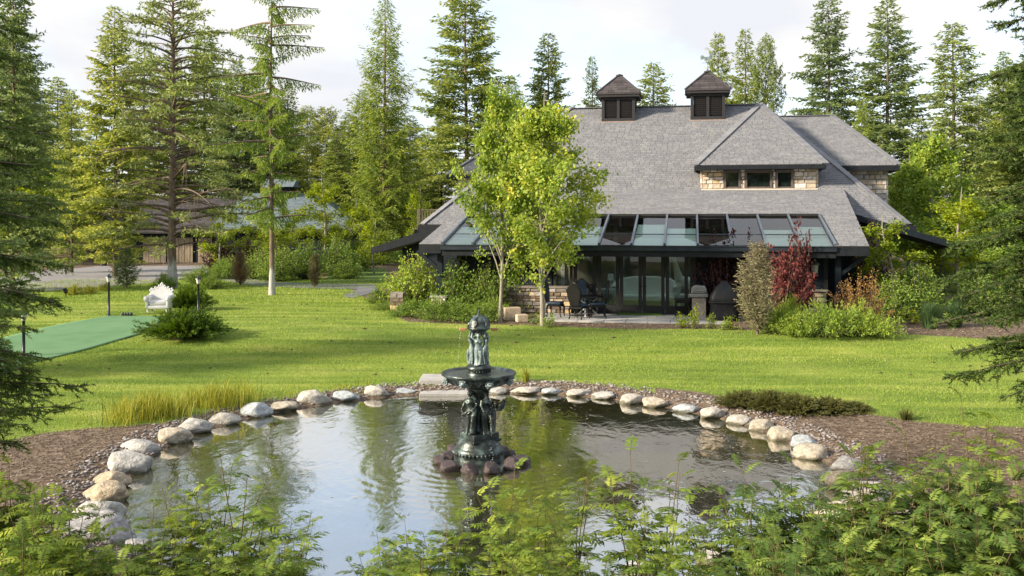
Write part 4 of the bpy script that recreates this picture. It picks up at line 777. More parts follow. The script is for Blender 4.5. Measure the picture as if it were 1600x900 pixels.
def broadleaf(name, H, crown, seed, trunk_h=1.8, nl=14, ntw=9, nleaf=9000, leaf=.12, trunk_r=.11, up=.8, clump=.3, asp=.75, droop=.2, stems=1, top=1.0):
    """crown: list of (height fraction, radius)"""
    r = np.random.default_rng(seed); ch = np.array(crown); paths = []; rads = []; tips = []; tipw = []
    for st in range(stems):
        zt = np.linspace(0, 1, 10); off = r.normal(size=2) * .12 * (stems > 1); sway = r.normal(size=2) * .12
        T0 = np.stack([off[0] * zt * 4 + sway[0] * np.sin(zt * 5), off[1] * zt * 4 + sway[1] * np.sin(zt * 4), zt * H * top], 1); tr_r = trunk_r * (1 - zt) ** .7 + .01; tr_r[0] *= 1.3
        paths.append(T0); rads.append(tr_r)
        for i in range(nl):
            t = (i + r.random()) / nl; z0 = trunk_h + (H * .86 - trunk_h) * t; az = i * 2.4 + r.normal() * .4
            zf = min(1, (z0 + (H - z0) * .3) / H); rad = np.interp(zf, ch[:, 0], ch[:, 1]) * (.6 + .6 * r.random())
            c0 = np.array([np.interp(z0, T0[:, 2], T0[:, 0]), np.interp(z0, T0[:, 2], T0[:, 1]), z0]); s = np.linspace(0, 1, 7)
            rise = up * rad * (.7 + .5 * r.random()); c0h = min(rise, H - z0)
            B = c0 + np.stack([np.cos(az) * rad * s, np.sin(az) * rad * s, c0h * s ** .8 - droop * rad * s ** 2], 1) + np.cumsum(r.normal(size=(7, 3)) * .03 * rad, 0) * s[:, None]
            paths.append(B); rads.append(trunk_r * .42 * (1 - t * .5) * (1 - s) ** .8 + .006)
            for j in range(ntw):
                q = .25 + .75 * (j + r.random()) / ntw; b0 = np.array([np.interp(q, s, B[:, k]) for k in range(3)]); l2 = rad * .42 * (1.15 - q) + .18
                d = np.array([np.cos(az), np.sin(az), .35]) * .6 + r.normal(size=3) * .75; d /= np.linalg.norm(d); e = b0 + d * l2
                paths.append(np.stack([b0, (b0 + e) / 2 + r.normal(size=3) * .04, e])); rads.append(np.array([.010, .007, .004])); tips.append((b0, e))
    tips = np.array(tips); idx = r.integers(0, len(tips), nleaf); q = r.random(nleaf)[:, None] ** .7
    P = tips[idx, 0] * (1 - q) + tips[idx, 1] * q + r.normal(size=(nleaf, 3)) * clump * (.4 + .6 * r.random((nleaf, 1)))
    P[:, 2] = np.maximum(P[:, 2], trunk_h * .75)
    cl = r.normal(size=len(tips)) * .16
    D = r.normal(size=(nleaf, 3)); D[:, 2] -= .35
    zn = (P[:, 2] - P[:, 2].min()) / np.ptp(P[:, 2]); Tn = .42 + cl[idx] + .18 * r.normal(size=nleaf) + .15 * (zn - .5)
    tvs, tfs = tubes_np(paths[:1], rads[:1], 8); bv, bf = tubes_np(paths[1:], rads[1:], 4)
    tm = np_mesh(name + '_trunk', np.concatenate([tvs, bv]), np.concatenate([tfs, bf + len(tvs)]), None, True)
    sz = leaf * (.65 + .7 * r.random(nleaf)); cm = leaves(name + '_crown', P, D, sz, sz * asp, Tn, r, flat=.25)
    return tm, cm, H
def bush(name, w, h, seed, nst=60, nleaf=2500, leaf=.07, asp=.5, spread=1.0, spiky=0., tipup=.4, inner=.3, jit=.06, dome=.5):
    """stems fan out of one root, leaves along them (spiky: leaves follow the stem)"""
    r = np.random.default_rng(seed); paths = []; rads = []; Ps = []; Ds = []; Ts = []
    per = max(3, nleaf // nst)
    for i in range(nst):
        az = r.random() * 6.283; el = r.random() ** dome; ra = w / 2 * spread * el * (.7 + .4 * r.random()); hh = h * (1 - .75 * el ** 2.2) * (.62 + .45 * r.random())
        s = np.linspace(0, 1, 6); x = ra * s ** (.8 + .3 * tipup); z = hh * s ** (1.1 - .5 * tipup * el)
        b = r.normal(size=2) * .08 * w * .5; cv = r.normal() * .15 * ra
        B = np.stack([b[0] + np.cos(az) * x - np.sin(az) * cv * s ** 2, b[1] + np.sin(az) * x + np.cos(az) * cv * s ** 2, z], 1); paths.append(B); rads.append((.012 * (1 - s) + .003) * max(.5, h / 1.2))
        q = inner + (1 - inner) * r.random(per) ** .75; P = np.stack([np.interp(q, s, B[:, k]) for k in range(3)], 1); tg = unit(np.gradient(B, axis=0)); D = np.stack([np.interp(q, s, tg[:, k]) for k in range(3)], 1)
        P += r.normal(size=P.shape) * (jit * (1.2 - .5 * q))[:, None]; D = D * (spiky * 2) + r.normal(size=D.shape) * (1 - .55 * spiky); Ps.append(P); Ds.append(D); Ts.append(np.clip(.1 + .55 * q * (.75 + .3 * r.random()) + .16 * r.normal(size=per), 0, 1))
    P = np.concatenate(Ps); P[:, 2] = np.maximum(P[:, 2], .02); bv, bf = tubes_np(paths, rads, 3); sm = np_mesh(name + '_stem', bv, bf, None, True)
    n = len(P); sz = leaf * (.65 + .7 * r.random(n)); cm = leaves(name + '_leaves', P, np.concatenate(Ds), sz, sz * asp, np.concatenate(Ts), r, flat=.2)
    return sm, cm, h
def grass_clump(name, w, h, n, seed, lean=.6, wd=.012):
    r = np.random.default_rng(seed); az = r.random(n) * 6.283; el = r.random(n) ** .6; b = np.stack([np.cos(az), np.sin(az)], 1) * (w * .22 * r.random((n, 1))); hh = h * (.55 + .5 * r.random(n)) * (1 - .35 * el ** 2)
    dx = np.stack([np.cos(az), np.sin(az)], 1) * (w / 2 * el * lean)[:, None] + r.normal(size=(n, 2)) * .03
    sd_ = np.stack([-np.sin(az), np.cos(az), np.zeros(n)], 1) * wd / 2; z0 = np.zeros((n, 1))
    p0 = np.concatenate([b, z0], 1); p1 = np.concatenate([b + dx * .35, (hh * .65)[:, None]], 1); p2 = np.concatenate([b + dx, hh[:, None]], 1)
    V = np.stack([p0 - sd_, p0 + sd_, p1 + sd_ * .8, p1 - sd_ * .8, p2], 1).reshape(-1, 3); i = np.arange(n)[:, None] * 5
    Fq = np.concatenate([i + [0, 1, 2, 3], i + [3, 2, 4, 4]])       # tip as a collapsed quad
    tri = np.concatenate([i + [0, 1, 2], i + [0, 2, 3], i + [3, 2, 4]]); t = np.repeat(np.clip(.45 + .25 * r.normal(size=n), 0, 1), 5)
    return np_mesh(name, V, tri, t)
protos = {}
def plant(proto, name, label, cat, loc, sc_=1, rz=0, group=None, leafm=None, barkm='bark', tn='trunk', cn_='crown'):
    tm, cm, H = protos[proto]
    t = thing(name, label, cat, loc, rz, group, sc_)
    for part_name, me_, m_ in ((tn, tm, barkm), (cn_, cm, leafm)):
        if not me_.materials: me_.materials.append(MT[m_]); me_['m'] = m_
        if me_['m'] == m_: o = bpy.data.objects.new(part_name, me_)
        else:
            key = me_.name + m_
            if key not in protos: c = me_.copy(); c.materials.clear(); c.materials.append(MT[m_]); c['m'] = m_; protos[key] = c
            o = bpy.data.objects.new(part_name, protos[key])
        col.objects.link(o); o.parent = t
    return t
C_ = conifer
protos['fir1'] = C_('fir', 22, 4.0, .05, 270, 11, tuft=.36, wtuft=.125, step=.19, wood=.55, p=.66)
protos['fir2'] = C_('fir', 22, 4.3, .04, 260, 12, tuft=.36, wtuft=.125, step=.20, droop=.55, irr=.5, wood=.55, p=.66)
protos['fir3'] = C_('fir', 20, 3.5, .06, 230, 13, tuft=.34, wtuft=.12, step=.19, p=.6, irr=.5, wood=.55)
protos['spruce1'] = C_('spruce', 18, 2.8, .03, 230, 14, tuft=.30, wtuft=.11, step=.18, rise=.1, droop=.35, tipup=.3, wood=.55, p=.66, irr=.45)
protos['pine1'] = C_('pine', 20, 3.4, .2, 150, 15, tuft=.38, wtuft=.12, step=.22, rise=.5, droop=.3, p=.5, puff=.4, irr=.6, bare=.25, wood=.6)
protos['larch600'] = C_('larch', 24, 3.8, .09, 300, 21, tuft=.34, wtuft=.085, step=.19, rise=.05, droop=.30, tipup=.32, hang=.3, irr=.45, p=.72, wood=.6)
protos['larch423'] = C_('larch', 20, 3.9, .20, 66, 22, tuft=.24, wtuft=.085, step=.085, rise=.10, droop=.26, tipup=.12, hang=.75, irr=.65, p=.26, trunk_r=.21, wood=1.2, blet=.18, bare=.06, upt=.12)
protos['pine270'] = C_('pine', 20, 4.4, .12, 190, 23, tuft=.27, wtuft=.085, step=.34, rise=.30, droop=.42, tipup=.1, p=.42, puff=.5, irr=.5, dead=.62, trunk_r=.24, bare=.35, upt=.25, wood=1.2, blet=.32)
protos['firN'] = C_('fir', 18, 3.4, .06, 230, 25, tuft=.24, wtuft=.085, step=.15, wood=.6, irr=.4)
protos['fir730'] = C_('fir', 26, 4.2, .28, 210, 24, tuft=.38, wtuft=.13, step=.20, p=.6, irr=.45, rise=.2, droop=.35, wood=.6)
B_ = broadleaf
protos['mapleA'] = B_('maple', 8.4, [(0, .8), (.25, 1.5), (.5, 1.75), (.75, 1.1), (1, .15)], 31, 1.1, 32, 12, 17500, .11, .075, 1.35, .17, .85, 0)
protos['mapleB'] = B_('maple', 8.0, [(0, .8), (.25, 1.75), (.5, 2.0), (.75, 1.15), (1, .15)], 32, 1.0, 34, 12, 20000, .11, .075, 1.2, .18, .85, .05)
protos['plum'] = B_('plum', 5.2, [(0, .5), (.4, .8), (.7, .8), (1, .3)], 33, 1.6, 12, 8, 2200, .11, .05, .9, .18, .6)
protos['locustA'] = B_('locust', 5.4, [(0, .7), (.4, 1.35), (.7, 1.1), (1, .3)], 34, 1.6, 11, 6, 3600, .13, .055, .45, .17, .55)
protos['locustB'] = B_('locust', 6.8, [(0, .8), (.4, 1.7), (.7, 1.4), (1, .35)], 35, 1.7, 13, 6, 4800, .14, .07, .45, .2, .55)
protos['aspen'] = B_('aspen', 9, [(0, .9), (.3, 1.9), (.6, 1.9), (1, .4)], 36, 1.2, 20, 9, 9000, .17, .11, .8, .3, .8)
protos['thicket'] = B_('thicket', 6, [(0, 1.4), (.3, 2.2), (.6, 2.0), (1, .5)], 37, .4, 18, 8, 7000, .2, .08, .7, .35, .7)
protos['youngash'] = B_('youngash', 4.0, [(0, .5), (.4, 1.0), (.7, .9), (1, .2)], 38, .9, 12, 7, 3200, .12, .035, .5, .16, .45)
def tree(proto, px, Y, ytop, wpx, label, group=None, leafm='needle', barkm='bark', name='fir_tree', cat='tree', Rp=None):
    """wpx: crown width in photo pixels"""
    p_ = at(px, Y); H = protos[proto][2]; hgt = zpix(ytop, Y) - p_.z; s = hgt / H
    cm = protos[proto][1]
    if 'rad' not in cm: v = np.empty(len(cm.vertices) * 3, np.float32); cm.vertices.foreach_get('co', v); v = v.reshape(-1, 3); cm['rad'] = float(np.percentile(np.hypot(v[:, 0], v[:, 1]), 97))
    sx = wpx * Y / F / 2 / cm['rad']
    return plant(proto, name, label, cat, (p_.x, p_.y, p_.z - .05), (sx, sx, s), random.random() * 6.28, group, leafm, barkm)
# single trees the photo shows large
def hero(proto, px, py, ytop, wpx, rz, **k):
    p_ = gp(px, py); t = tree(proto, px, p_.y, ytop, wpx, **k); t.rotation_euler[2] = rz; t.location = (p_.x, p_.y, p_.z - .05); return t
hero('pine270', 270, 450, -60, 250, 1.0, label='tall scraggly pine with grey dead branches and whitened trunk foot', leafm='pine_needle', barkm='bark_white', name='pine_tree')
hero('larch423', 424, 461, -55, 165, 2.2, label='tall sparse larch with drooping branches and whitewashed trunk foot', leafm='larch', barkm='bark_white', name='larch_tree')
tree('larch600', 601, 84, -8, 125, 'slender pointed larch with bare white footed trunk behind the garage', None, 'larch', 'bark_white', 'larch_tree')
tree('fir730', 728, 76, -40, 160, 'tall fir with bare lower trunk rising behind the stone turret', None, 'needle', 'bark_red')
tree('fir1', 856, 78, 52, 115, 'fir with airy pointed top just behind the leafy maples', None, 'needle', 'bark')
tree('spruce1', 925, 82, 88, 62, 'small slim fir beside the cupola without a vane', None, 'needle')
tree('fir3', 1021, 84, 98, 118, 'short broad fir showing above the ridge between the two cupolas', None, 'needle')
tree('fir3', 1122, 88, 52, 80, 'fir top right behind the weathervane cupola', None, 'needle')
tree('spruce1', 1164, 86, 46, 88, 'middle fir of three above the dormer roof', None, 'needle')
tree('pine1', 1197, 84, 62, 76, 'loose pine beside two firs above the dormer roof', None, 'pine_needle')
tree('fir2', 1294, 72, -14, 150, 'huge dense fir behind the right wing roof, lighter of the pair', None, 'needle_blue')
tree('fir1', 1386, 70, 0, 160, 'huge dark fir behind the right wing, beside its lighter twin', None, 'needle_blue')
tree('spruce1', 1347, 60, 142, 54, 'small bright young fir in front of the huge dark fir', None, 'larch')
tree('fir3', 1489, 58, 36, 150, 'tall yellowish fir to the right of the house', None, 'pine_needle')
tree('fir2', 1568, 64, 80, 110, 'fir half hidden behind the near spruce boughs', None, 'needle')
tree('fir1', 180, 62, 10, 130, 'dense fir behind the scraggly pine', None, 'needle')
tree('fir2', 20, 47, -70, 150, 'tall dark fir at the edge of the drive', None, 'needle_blue', 'bark_red')
tree('fir3', 112, 68, 140, 80, 'slim fir beside the drive, between two taller firs', None, 'needle')
tree('fir3', 565, 100, 140, 70, 'pale fir close behind the slender larch', None, 'larch')
# the wood behind
wood = [('fir1', 40, 90, 90, 120), ('fir2', 90, 100, 120, 120), ('spruce1', 150, 95, 170, 80), ('fir3', 225, 92, 70, 110), ('fir2', 320, 96, 40, 130), ('fir1', 370, 92, 95, 110), ('spruce1', 450, 98, 130, 80), ('fir3', 480, 105, 165, 90), ('pine1', 510, 95, 170, 90), ('fir2', 545, 110, 175, 100), ('fir1', 640, 105, 180, 90), ('fir3', 665, 98, 205, 70), ('fir2', 690, 92, 165, 80), ('spruce1', 760, 110, 140, 70), ('fir1', 800, 100, 120, 90),
        ('pine1', 395, 112, 120, 120), ('fir2', 270, 110, 90, 120), ('fir1', 430, 115, 150, 110), ('fir3', 600, 118, 170, 120), ('fir1', 10, 110, 60, 140), ('fir2', 620, 90, 215, 80), ('fir1', 525, 88, 205, 80)]
for k in wood: tree(k[0], k[1], k[2], k[3], k[4], 'green conifer in the dense wood behind the garage', 'conifers of the wood behind the garage', ['needle', 'needle_blue', 'larch'][k[1] % 3])
for k in [('thicket', 60, 82, 265, 150), ('aspen', 110, 84, 230, 90), ('aspen', 30, 78, 250, 100), ('thicket', 150, 92, 280, 120)]: tree(k[0], k[1], k[2], k[3], k[4], 'sunlit yellow green leafy tree beyond the drive', 'leafy trees beyond the drive', 'lime_leaf' if k[1] % 20 else 'green_leaf', 'bark', 'leafy_tree')
for k in [('fir2', 1530, 78, 150, 110), ('fir1', 1590, 85, 110, 130), ('fir3', 1440, 75, 190, 90), ('fir1', 1620, 60, 60, 150)]: tree(k[0], k[1], k[2], k[3], k[4], 'fir in the wood to the right of the house', 'conifers right of the house', 'needle')
for k in [('aspen', 1455, 50, 195, 120), ('aspen', 1420, 54, 235, 90), ('thicket', 1480, 47, 330, 170), ('aspen', 1545, 50, 300, 120), ('thicket', 1580, 44, 380, 150)]: tree(k[0], k[1], k[2], k[3], k[4], {1455: 'tallest pale leafy tree behind the lime green young trees', 1420: 'leafy tree close to the stone wing wall', 1480: 'wide leafy thicket tree behind the taller young tree', 1545: 'leafy tree half behind the near spruce', 1580: 'low leafy thicket tree behind the near spruce trunk'}[k[1]], 'leafy trees right of the house', 'green_leaf', 'bark_grey', 'leafy_tree')
# lime trees before the garage
lime = [('locustA', 345, 62, 318, 95), ('locustB', 505, 70, 270, 95), ('youngash', 405, 66, 340, 70), ('locustA', 455, 64, 318, 90), ('locustA', 550, 66, 310, 90), ('youngash', 585, 62, 345, 60), ('youngash', 655, 58, 290, 50), ('youngash', 435, 60, 345, 70)]
LIM = ['lime green young tree standing before the plank garage doors', 'tallest lime green young tree, before the hip roofed garage', 'small lime green tree just behind the whitewashed larch trunk', 'lime green young tree before the middle of the blue grey roof', 'lime green young tree at the garage end nearest the house', 'small lime green sapling beyond the little lawn', 'slim lime green sapling behind the deck railing', 'short lime green sapling between larch trunk and drab columnar conifer']
for k, lb_ in zip(lime, LIM): tree(k[0], k[1], k[2], k[3], k[4], lb_, 'lime green young trees by the garage', 'lime_leaf', 'bark_grey', 'young_tree')
hero('locustA', 1388, 494, 333, 125, .3, label='thin lime green young tree nearest the porch post', leafm='lime_leaf', barkm='bark_grey', name='young_tree')
hero('locustB', 1499, 472, 290, 130, 1.3, label='taller lime green young tree beside the fountain grass clumps', leafm='lime_leaf', barkm='bark_grey', name='young_tree')
hero('mapleA', 781, 503, 124, 124, .5, label='upright leafy maple on the left of the pair, with the slimmer crown', leafm='maple_leaf', barkm='bark_grey', name='maple_tree')['label'] = 'slimmer leafy maple of the pair, beside the green shrub border'
hero('mapleB', 832, 509, 140, 195, 2.1, label='broader leafy maple of the pair, beside the patio chairs', leafm='maple_leaf', barkm='bark_grey', name='maple_tree').location.x += .35
pt = at(858, 34.6); tree('plum', 848, 34.6, 268, 75, 'small purple leaved tree between the two maples', None, 'purple_leaf', 'bark', 'plum_tree')
# near spruces at both edges of the picture: fine twigs with needles
def near_spruce(name, H, seed, z_lo, z_hi, nb, az_range, ln_fn, nw=.011, nl=1.3, droop=.22, rise=.05):
    r = np.random.default_rng(seed); zt = np.linspace(0, 1, 12); trunk = np.stack([.04 * np.sin(zt * 9), .04 * np.cos(zt * 8), zt * H], 1); paths = [trunk]; rads = [.17 * (1 - zt) ** .8 + .01]; P = []; D = []; T = []
    for i in range(nb):
        z = z_lo + (z_hi - z_lo) * (i + r.random()) / nb; az = az_range[0] + (az_range[1] - az_range[0]) * r.random(); ln = ln_fn(z) * (.7 + .45 * r.random())
        s = np.linspace(0, 1, 9); B = np.stack([math.cos(az) * ln * s, math.sin(az) * ln * s, z + ln * (rise * s - droop * s ** 2 + .08 * s ** 3)], 1) + np.cumsum(r.normal(size=(9, 3)) * .012, 0) * s[:, None]
        paths.append(B); rads.append(.006 + .016 * (1 - s))
        for j in range(int(ln * 15)):
            q = .18 + .82 * r.random() ** .8; b0 = np.array([np.interp(q, s, B[:, k]) for k in range(3)]); sg = r.choice((-1, 1)); a2 = az + sg * (.6 + .4 * r.random()); l2 = (.30 * ln * (1 - q) + .16) * (.6 + .6 * r.random())
            d = np.array([math.cos(a2), math.sin(a2), -.28 + .2 * r.normal()]); d /= np.linalg.norm(d); e = b0 + d * l2; paths.append(np.stack([b0, e])); rads.append(np.array([.005, .002]))
            for sub in range(1 + int(l2 / .11)):
                if sub == 0: c0, dd, l3 = b0, d, l2
                else:
                    qq = r.random(); c0 = b0 + d * l2 * qq; dd = d * .75 + r.normal(size=3) * [.45, .45, .22] + [0, 0, -.1]; dd /= np.linalg.norm(dd); l3 = .09 + .12 * r.random()
                m = max(8, int(l3 / .0065)); e_ = r.random(m) * l3; pts = c0 + dd * e_[:, None]; nd_ = dd * .75 + r.normal(size=(m, 3)) * .55; P.append(pts); D.append(nd_); T.append(np.clip(.12 + .35 * q + .45 * (e_ / l3) ** 2 * (r.random() > .35) + .12 * r.normal(size=m), 0, 1))
    P = np.concatenate(P); D = np.concatenate(D); T = np.concatenate(T); n = len(P); Dn = unit(D); S = unit(np.cross(Dn, r.normal(size=(n, 3)))); Lg = (.026 + .016 * r.random((n, 1))) * nl; W = nw
    V = np.stack([P - S * W / 2, P + S * W / 2, P + Dn * Lg], 1).reshape(-1, 3); cm = np_mesh(name + '_crown', V, np.arange(3 * n).reshape(-1, 3), np.repeat(T, 3))
    bv, bf = tubes_np(paths[:1], rads[:1], 9); b2, f2 = tubes_np(paths[1:], rads[1:], 3); tm = np_mesh(name + '_trunk', np.concatenate([bv, b2]), np.concatenate([bf, f2 + len(bv)]), None, True); print(name, n); return tm, cm, H
protos['nearL'] = near_spruce('near_spruce_a', 7.0, 51, 1.2, 6.4, 100, (-1.3, 1.4), lambda z: 1.25 + .8 * max(0, (6.0 - z) / 4.6), nw=.012, nl=1.35)
protos['nearR'] = near_spruce('near_spruce_b', 11.5, 52, 1.4, 10.8, 125, (2.1, 4.5), lambda z: 1.7 + .9 * max(0, (9 - z) / 8), droop=.3, nw=.017, nl=1.8)
p_ = at(-190, 10.2); plant('nearL', 'spruce_tree', 'near dark spruce with boughs over the mulch beside the pond', 'tree', p_, 1, 0, None, 'needle_dark', 'bark')
p_ = at(1752, 15.5); plant('nearR', 'spruce_tree', 'near spruce with fresh green tips beside the lawn edge', 'tree', p_, 1, 0, None, 'needle_fresh', 'bark')
# a second fir just behind the near left spruce
tree('firN', -75, 24, -130, 230, 'dark fir behind the near spruce on the lawn edge', None, 'needle_blue', 'bark_red')
# ---- shrubs
protos['lilac'] = bush('lilac', 2.6, 2.0, 61, 90, 4200, .09, .6, jit=.12)
protos['low'] = bush('low', 2.2, .9, 62, 110, 4200, .085, .3, spiky=.5, jit=.06)
protos['dense'] = bush('dense', 1.6, 1.1, 63, 90, 3200, .07, .5, jit=.07)
protos['juni'] = bush('juni', 2.9, .98, 64, 300, 17000, .10, .28, spiky=.85, jit=.035, tipup=.9, inner=.3, dome=.55)
protos['column'] = conifer('column', 3.2, .66, .02, 260, 65, tuft=.12, wtuft=.022, step=.075, rise=1.2, droop=.1, tipup=0, p=.75, blet=.3, irr=.35, trunk_r=.04)
protos['dwarf'] = conifer('dwarf', 2.4, .8, .03, 90, 66, tuft=.17, wtuft=.06, step=.13, rise=.6, droop=.1, p=.7, trunk_r=.04, irr=.45)
protos['smoke'] = bush('smoke', 2.6, 2.5, 67, 46, 2600, .11, .65, jit=.11, tipup=.1, inner=.45)
protos['rust'] = bush('rust', 2.3, 1.7, 68, 60, 2600, .06, .5, jit=.06, tipup=.1, inner=.35)
protos['tuft'] = bush('tuft', .8, .7, 69, 16, 260, .08, .55, jit=.06, inner=.4)
def shrub(proto, px, py, wpx, hpx, leafm, label, group=None, name='shrub', cat='shrub', barkm='twig', Y=None):
    p_ = gp(px, py) if Y is None else at(px, Y); v = protos[proto][1]
    if 'dim' not in v: a = np.empty(len(v.vertices) * 3, np.float32); v.vertices.foreach_get('co', a); a = a.reshape(-1, 3); v['dim'] = [float(np.percentile(np.abs(a[:, 0]), 97)) * 2, float(np.percentile(a[:, 2], 99))]
    sx = wpx * p_.y / F / v['dim'][0]; sz = hpx * p_.y / F / v['dim'][1]
    return plant(proto, name, label, cat, (p_.x, p_.y, p_.z - .03), (sx, sx, sz), random.random() * 6.28, group, leafm, barkm, 'stem', 'leaves')
shrub('juni', 290, 528, 112, 44, 'juniper', 'dark green spreading juniper beside the turf strip', name='juniper_bush'); shrub('juni', 296, 484, 62, 36, 'juniper', 'spreading juniper behind the white armchair', name='juniper_bush')
shrub('dwarf', 197, 450, 36, 62, 'needle_blue', 'dwarf blue green conifer at the edge of the drive', name='dwarf_conifer')
for px, py, w_, h_ in ((115, 461, 26, 18), (140, 459, 20, 15), (163, 455, 18, 14)): shrub('low', px, py, w_, h_, 'tall_grass', 'little grassy clump in a row beside the drive', 'grassy clumps beside the drive', name='grass_clump', cat='grass clump')
for px, py, w_, h_ in ((258, 452, 34, 26), (312, 444, 50, 28), (330, 452, 40, 22), (350, 436, 46, 30)): shrub('low', px, py, w_, h_, 'shrub_leaf', 'soft green shrub behind the scraggly pine', 'green shrubs behind the pine')
shrub('column', 375, 446, 24, 52, 'brown_needle', 'dried brown columnar conifer beside the path', name='columnar_conifer'); shrub('column', 492, 449, 18, 52, 'sedge', 'slim drab green columnar conifer beside the path', name='columnar_conifer')
for px, py, w_, h_ in ((365, 432, 60, 32), (400, 436, 55, 45), (440, 438, 70, 50), (480, 436, 60, 56), (525, 430, 70, 56), (560, 424, 60, 50), (590, 414, 70, 52), (430, 440, 50, 30), (540, 436, 50, 30), (610, 408, 60, 44), (640, 400, 70, 40)): shrub('lilac', px, py, w_, h_, 'shrub_leaf', 'leafy green shrub in the border before the garage', 'shrubs in the garage border')
shrub('lilac', 345, 430, 50, 56, 'purple_leaf', 'dark purple shrub against the garage wall'); shrub('lilac', 385, 428, 42, 50, 'purple_leaf', 'dark purple shrub beside the brown columnar conifer')
shrub('lilac', 652, 482, 92, 84, 'green_leaf', 'big rounded bright green shrub under the porch eave'); shrub('lilac', 715, 488, 80, 82, 'shrub_leaf', 'big darker green shrub beside the stone plinth'); shrub('lilac', 762, 490, 60, 76, 'shrub_leaf', 'dark green shrub behind the slimmer maple')
shrub('dense', 622, 470, 40, 34, 'purple_leaf', 'low purple barberry beside the big bright shrub'); shrub('dense', 590, 474, 36, 26, 'shrub_leaf', 'low dark green shrub at the corner of the border'); shrub('dense', 640, 482, 46, 22, 'purple_leaf', 'purple barberry trailing below the big bright shrub')
for px, py, w_, h_ in ((610, 484, 60, 16), (650, 494, 76, 28), (695, 500, 84, 34), (740, 502, 70, 30), (775, 498, 50, 34), (810, 486, 60, 50)): shrub('low', px, py, w_, h_, 'shrub_leaf', 'low feathery green shrub in the border by the maples', 'low shrubs in the border by the maples')
sh = shrub('column', 1182, 522, 52, 140, 'juniper_pale', 'pale dry columnar juniper beside the covered grill', name='columnar_juniper')
shrub('smoke', 1128, 494, 70, 122, 'purple_leaf', 'dusky purple smoke bush behind the covered grill'); shrub('smoke', 1160, 492, 60, 122, 'red_leaf', 'thin red smoke bush behind the pale juniper'); shrub('smoke', 1222, 504, 80, 112, 'red_leaf', 'wine red smoke bush below the wall lantern'); shrub('smoke', 1246, 500, 46, 144, 'red_leaf', 'tall wine red smoke bush reaching the gutter')
shrub('rust', 1345, 512, 80, 84, 'rust_leaf', 'rusty brown bush beside the porch post'); shrub('smoke', 1362, 460, 50, 126, 'purple_leaf', 'reddish brown leafed shrub in the porch recess', Y=37)
for px, py, w_, h_ in ((1215, 520, 60, 44), (1250, 524, 70, 40), (1290, 526, 84, 56), (1330, 524, 76, 52), (1370, 526, 70, 40), (1232, 512, 50, 50)): shrub('low', px, py, w_, h_, 'green_leaf', {1215: 'bright feathery juniper touching the pale columnar juniper', 1250: 'bright feathery juniper below the wine red smoke bush', 1290: 'tallest bright feathery juniper, below the wall lantern', 1330: 'bright feathery juniper before the porch post', 1370: 'bright feathery juniper at the bed end before the young tree', 1232: 'bright feathery juniper at the back, against the smoke bush stems'}[px], 'feathery junipers along the lean-to', name='juniper_bush')
for px, py, w_, h_ in ((1400, 500, 80, 70), (1440, 498, 90, 80), (1530, 492, 90, 70), (1420, 486, 70, 70)): shrub('lilac', px, py, w_, h_, 'shrub_leaf', {1400: 'dark green shrub behind the young tree by the porch post', 1440: 'dark green shrub behind the round fountain grass', 1530: 'dark green shrub half behind the near spruce boughs', 1420: 'dark green shrub at the back beside the blue grey conifer'}[px], 'dark shrubs right of the house')
shrub('dwarf', 1465, 470, 40, 90, 'needle_blue', 'blue grey young conifer beside the dark shrubs', name='dwarf_conifer'); shrub('tuft', 1422, 506, 40, 26, 'lime_leaf', 'small yellow green shrub before the fountain grass')
def clump(px, py, wpx, hpx, n, m_, label, name='grass_clump', cat='grass clump', group=None, lean=.9, wd=.014):
    p_ = gp(px, py); o = link(name, grass_clump(name, wpx * p_.y / F, hpx * p_.y / F, n, int(px), lean, wd), m_, loc=(p_.x, p_.y, p_.z - .02)); return tag(o, label, cat, group)
clump(1453, 513, 42, 46, 900, 'blue_grass', 'round fountain grass clump beside the small yellow shrub', wd=.02); clump(1492, 510, 44, 44, 900, 'blue_grass', 'round fountain grass clump partly behind the spruce boughs', wd=.02); clump(1208, 508, 30, 30, 300, 'blue_grass', 'small fountain grass clump beside the pale juniper')
for px, py, w_, h_ in ((1066, 512, 30, 26), (1085, 514, 22, 40), (1108, 514, 20, 26), (1145, 515, 26, 24)): shrub('tuft', px, py, w_, h_, 'lime_leaf', 'small weedy yellow green plant at the patio edge', 'small plants at the patio edge', name='plant', cat='plant')
for px, py, w_, h_ in ((858, 512, 30, 24), (835, 506, 24, 20), (1130, 516, 20, 18)): shrub('tuft', px, py, w_, h_, 'green_leaf', 'small green plant beside the broader maple', 'small plants beside the maple', name='plant', cat='plant')
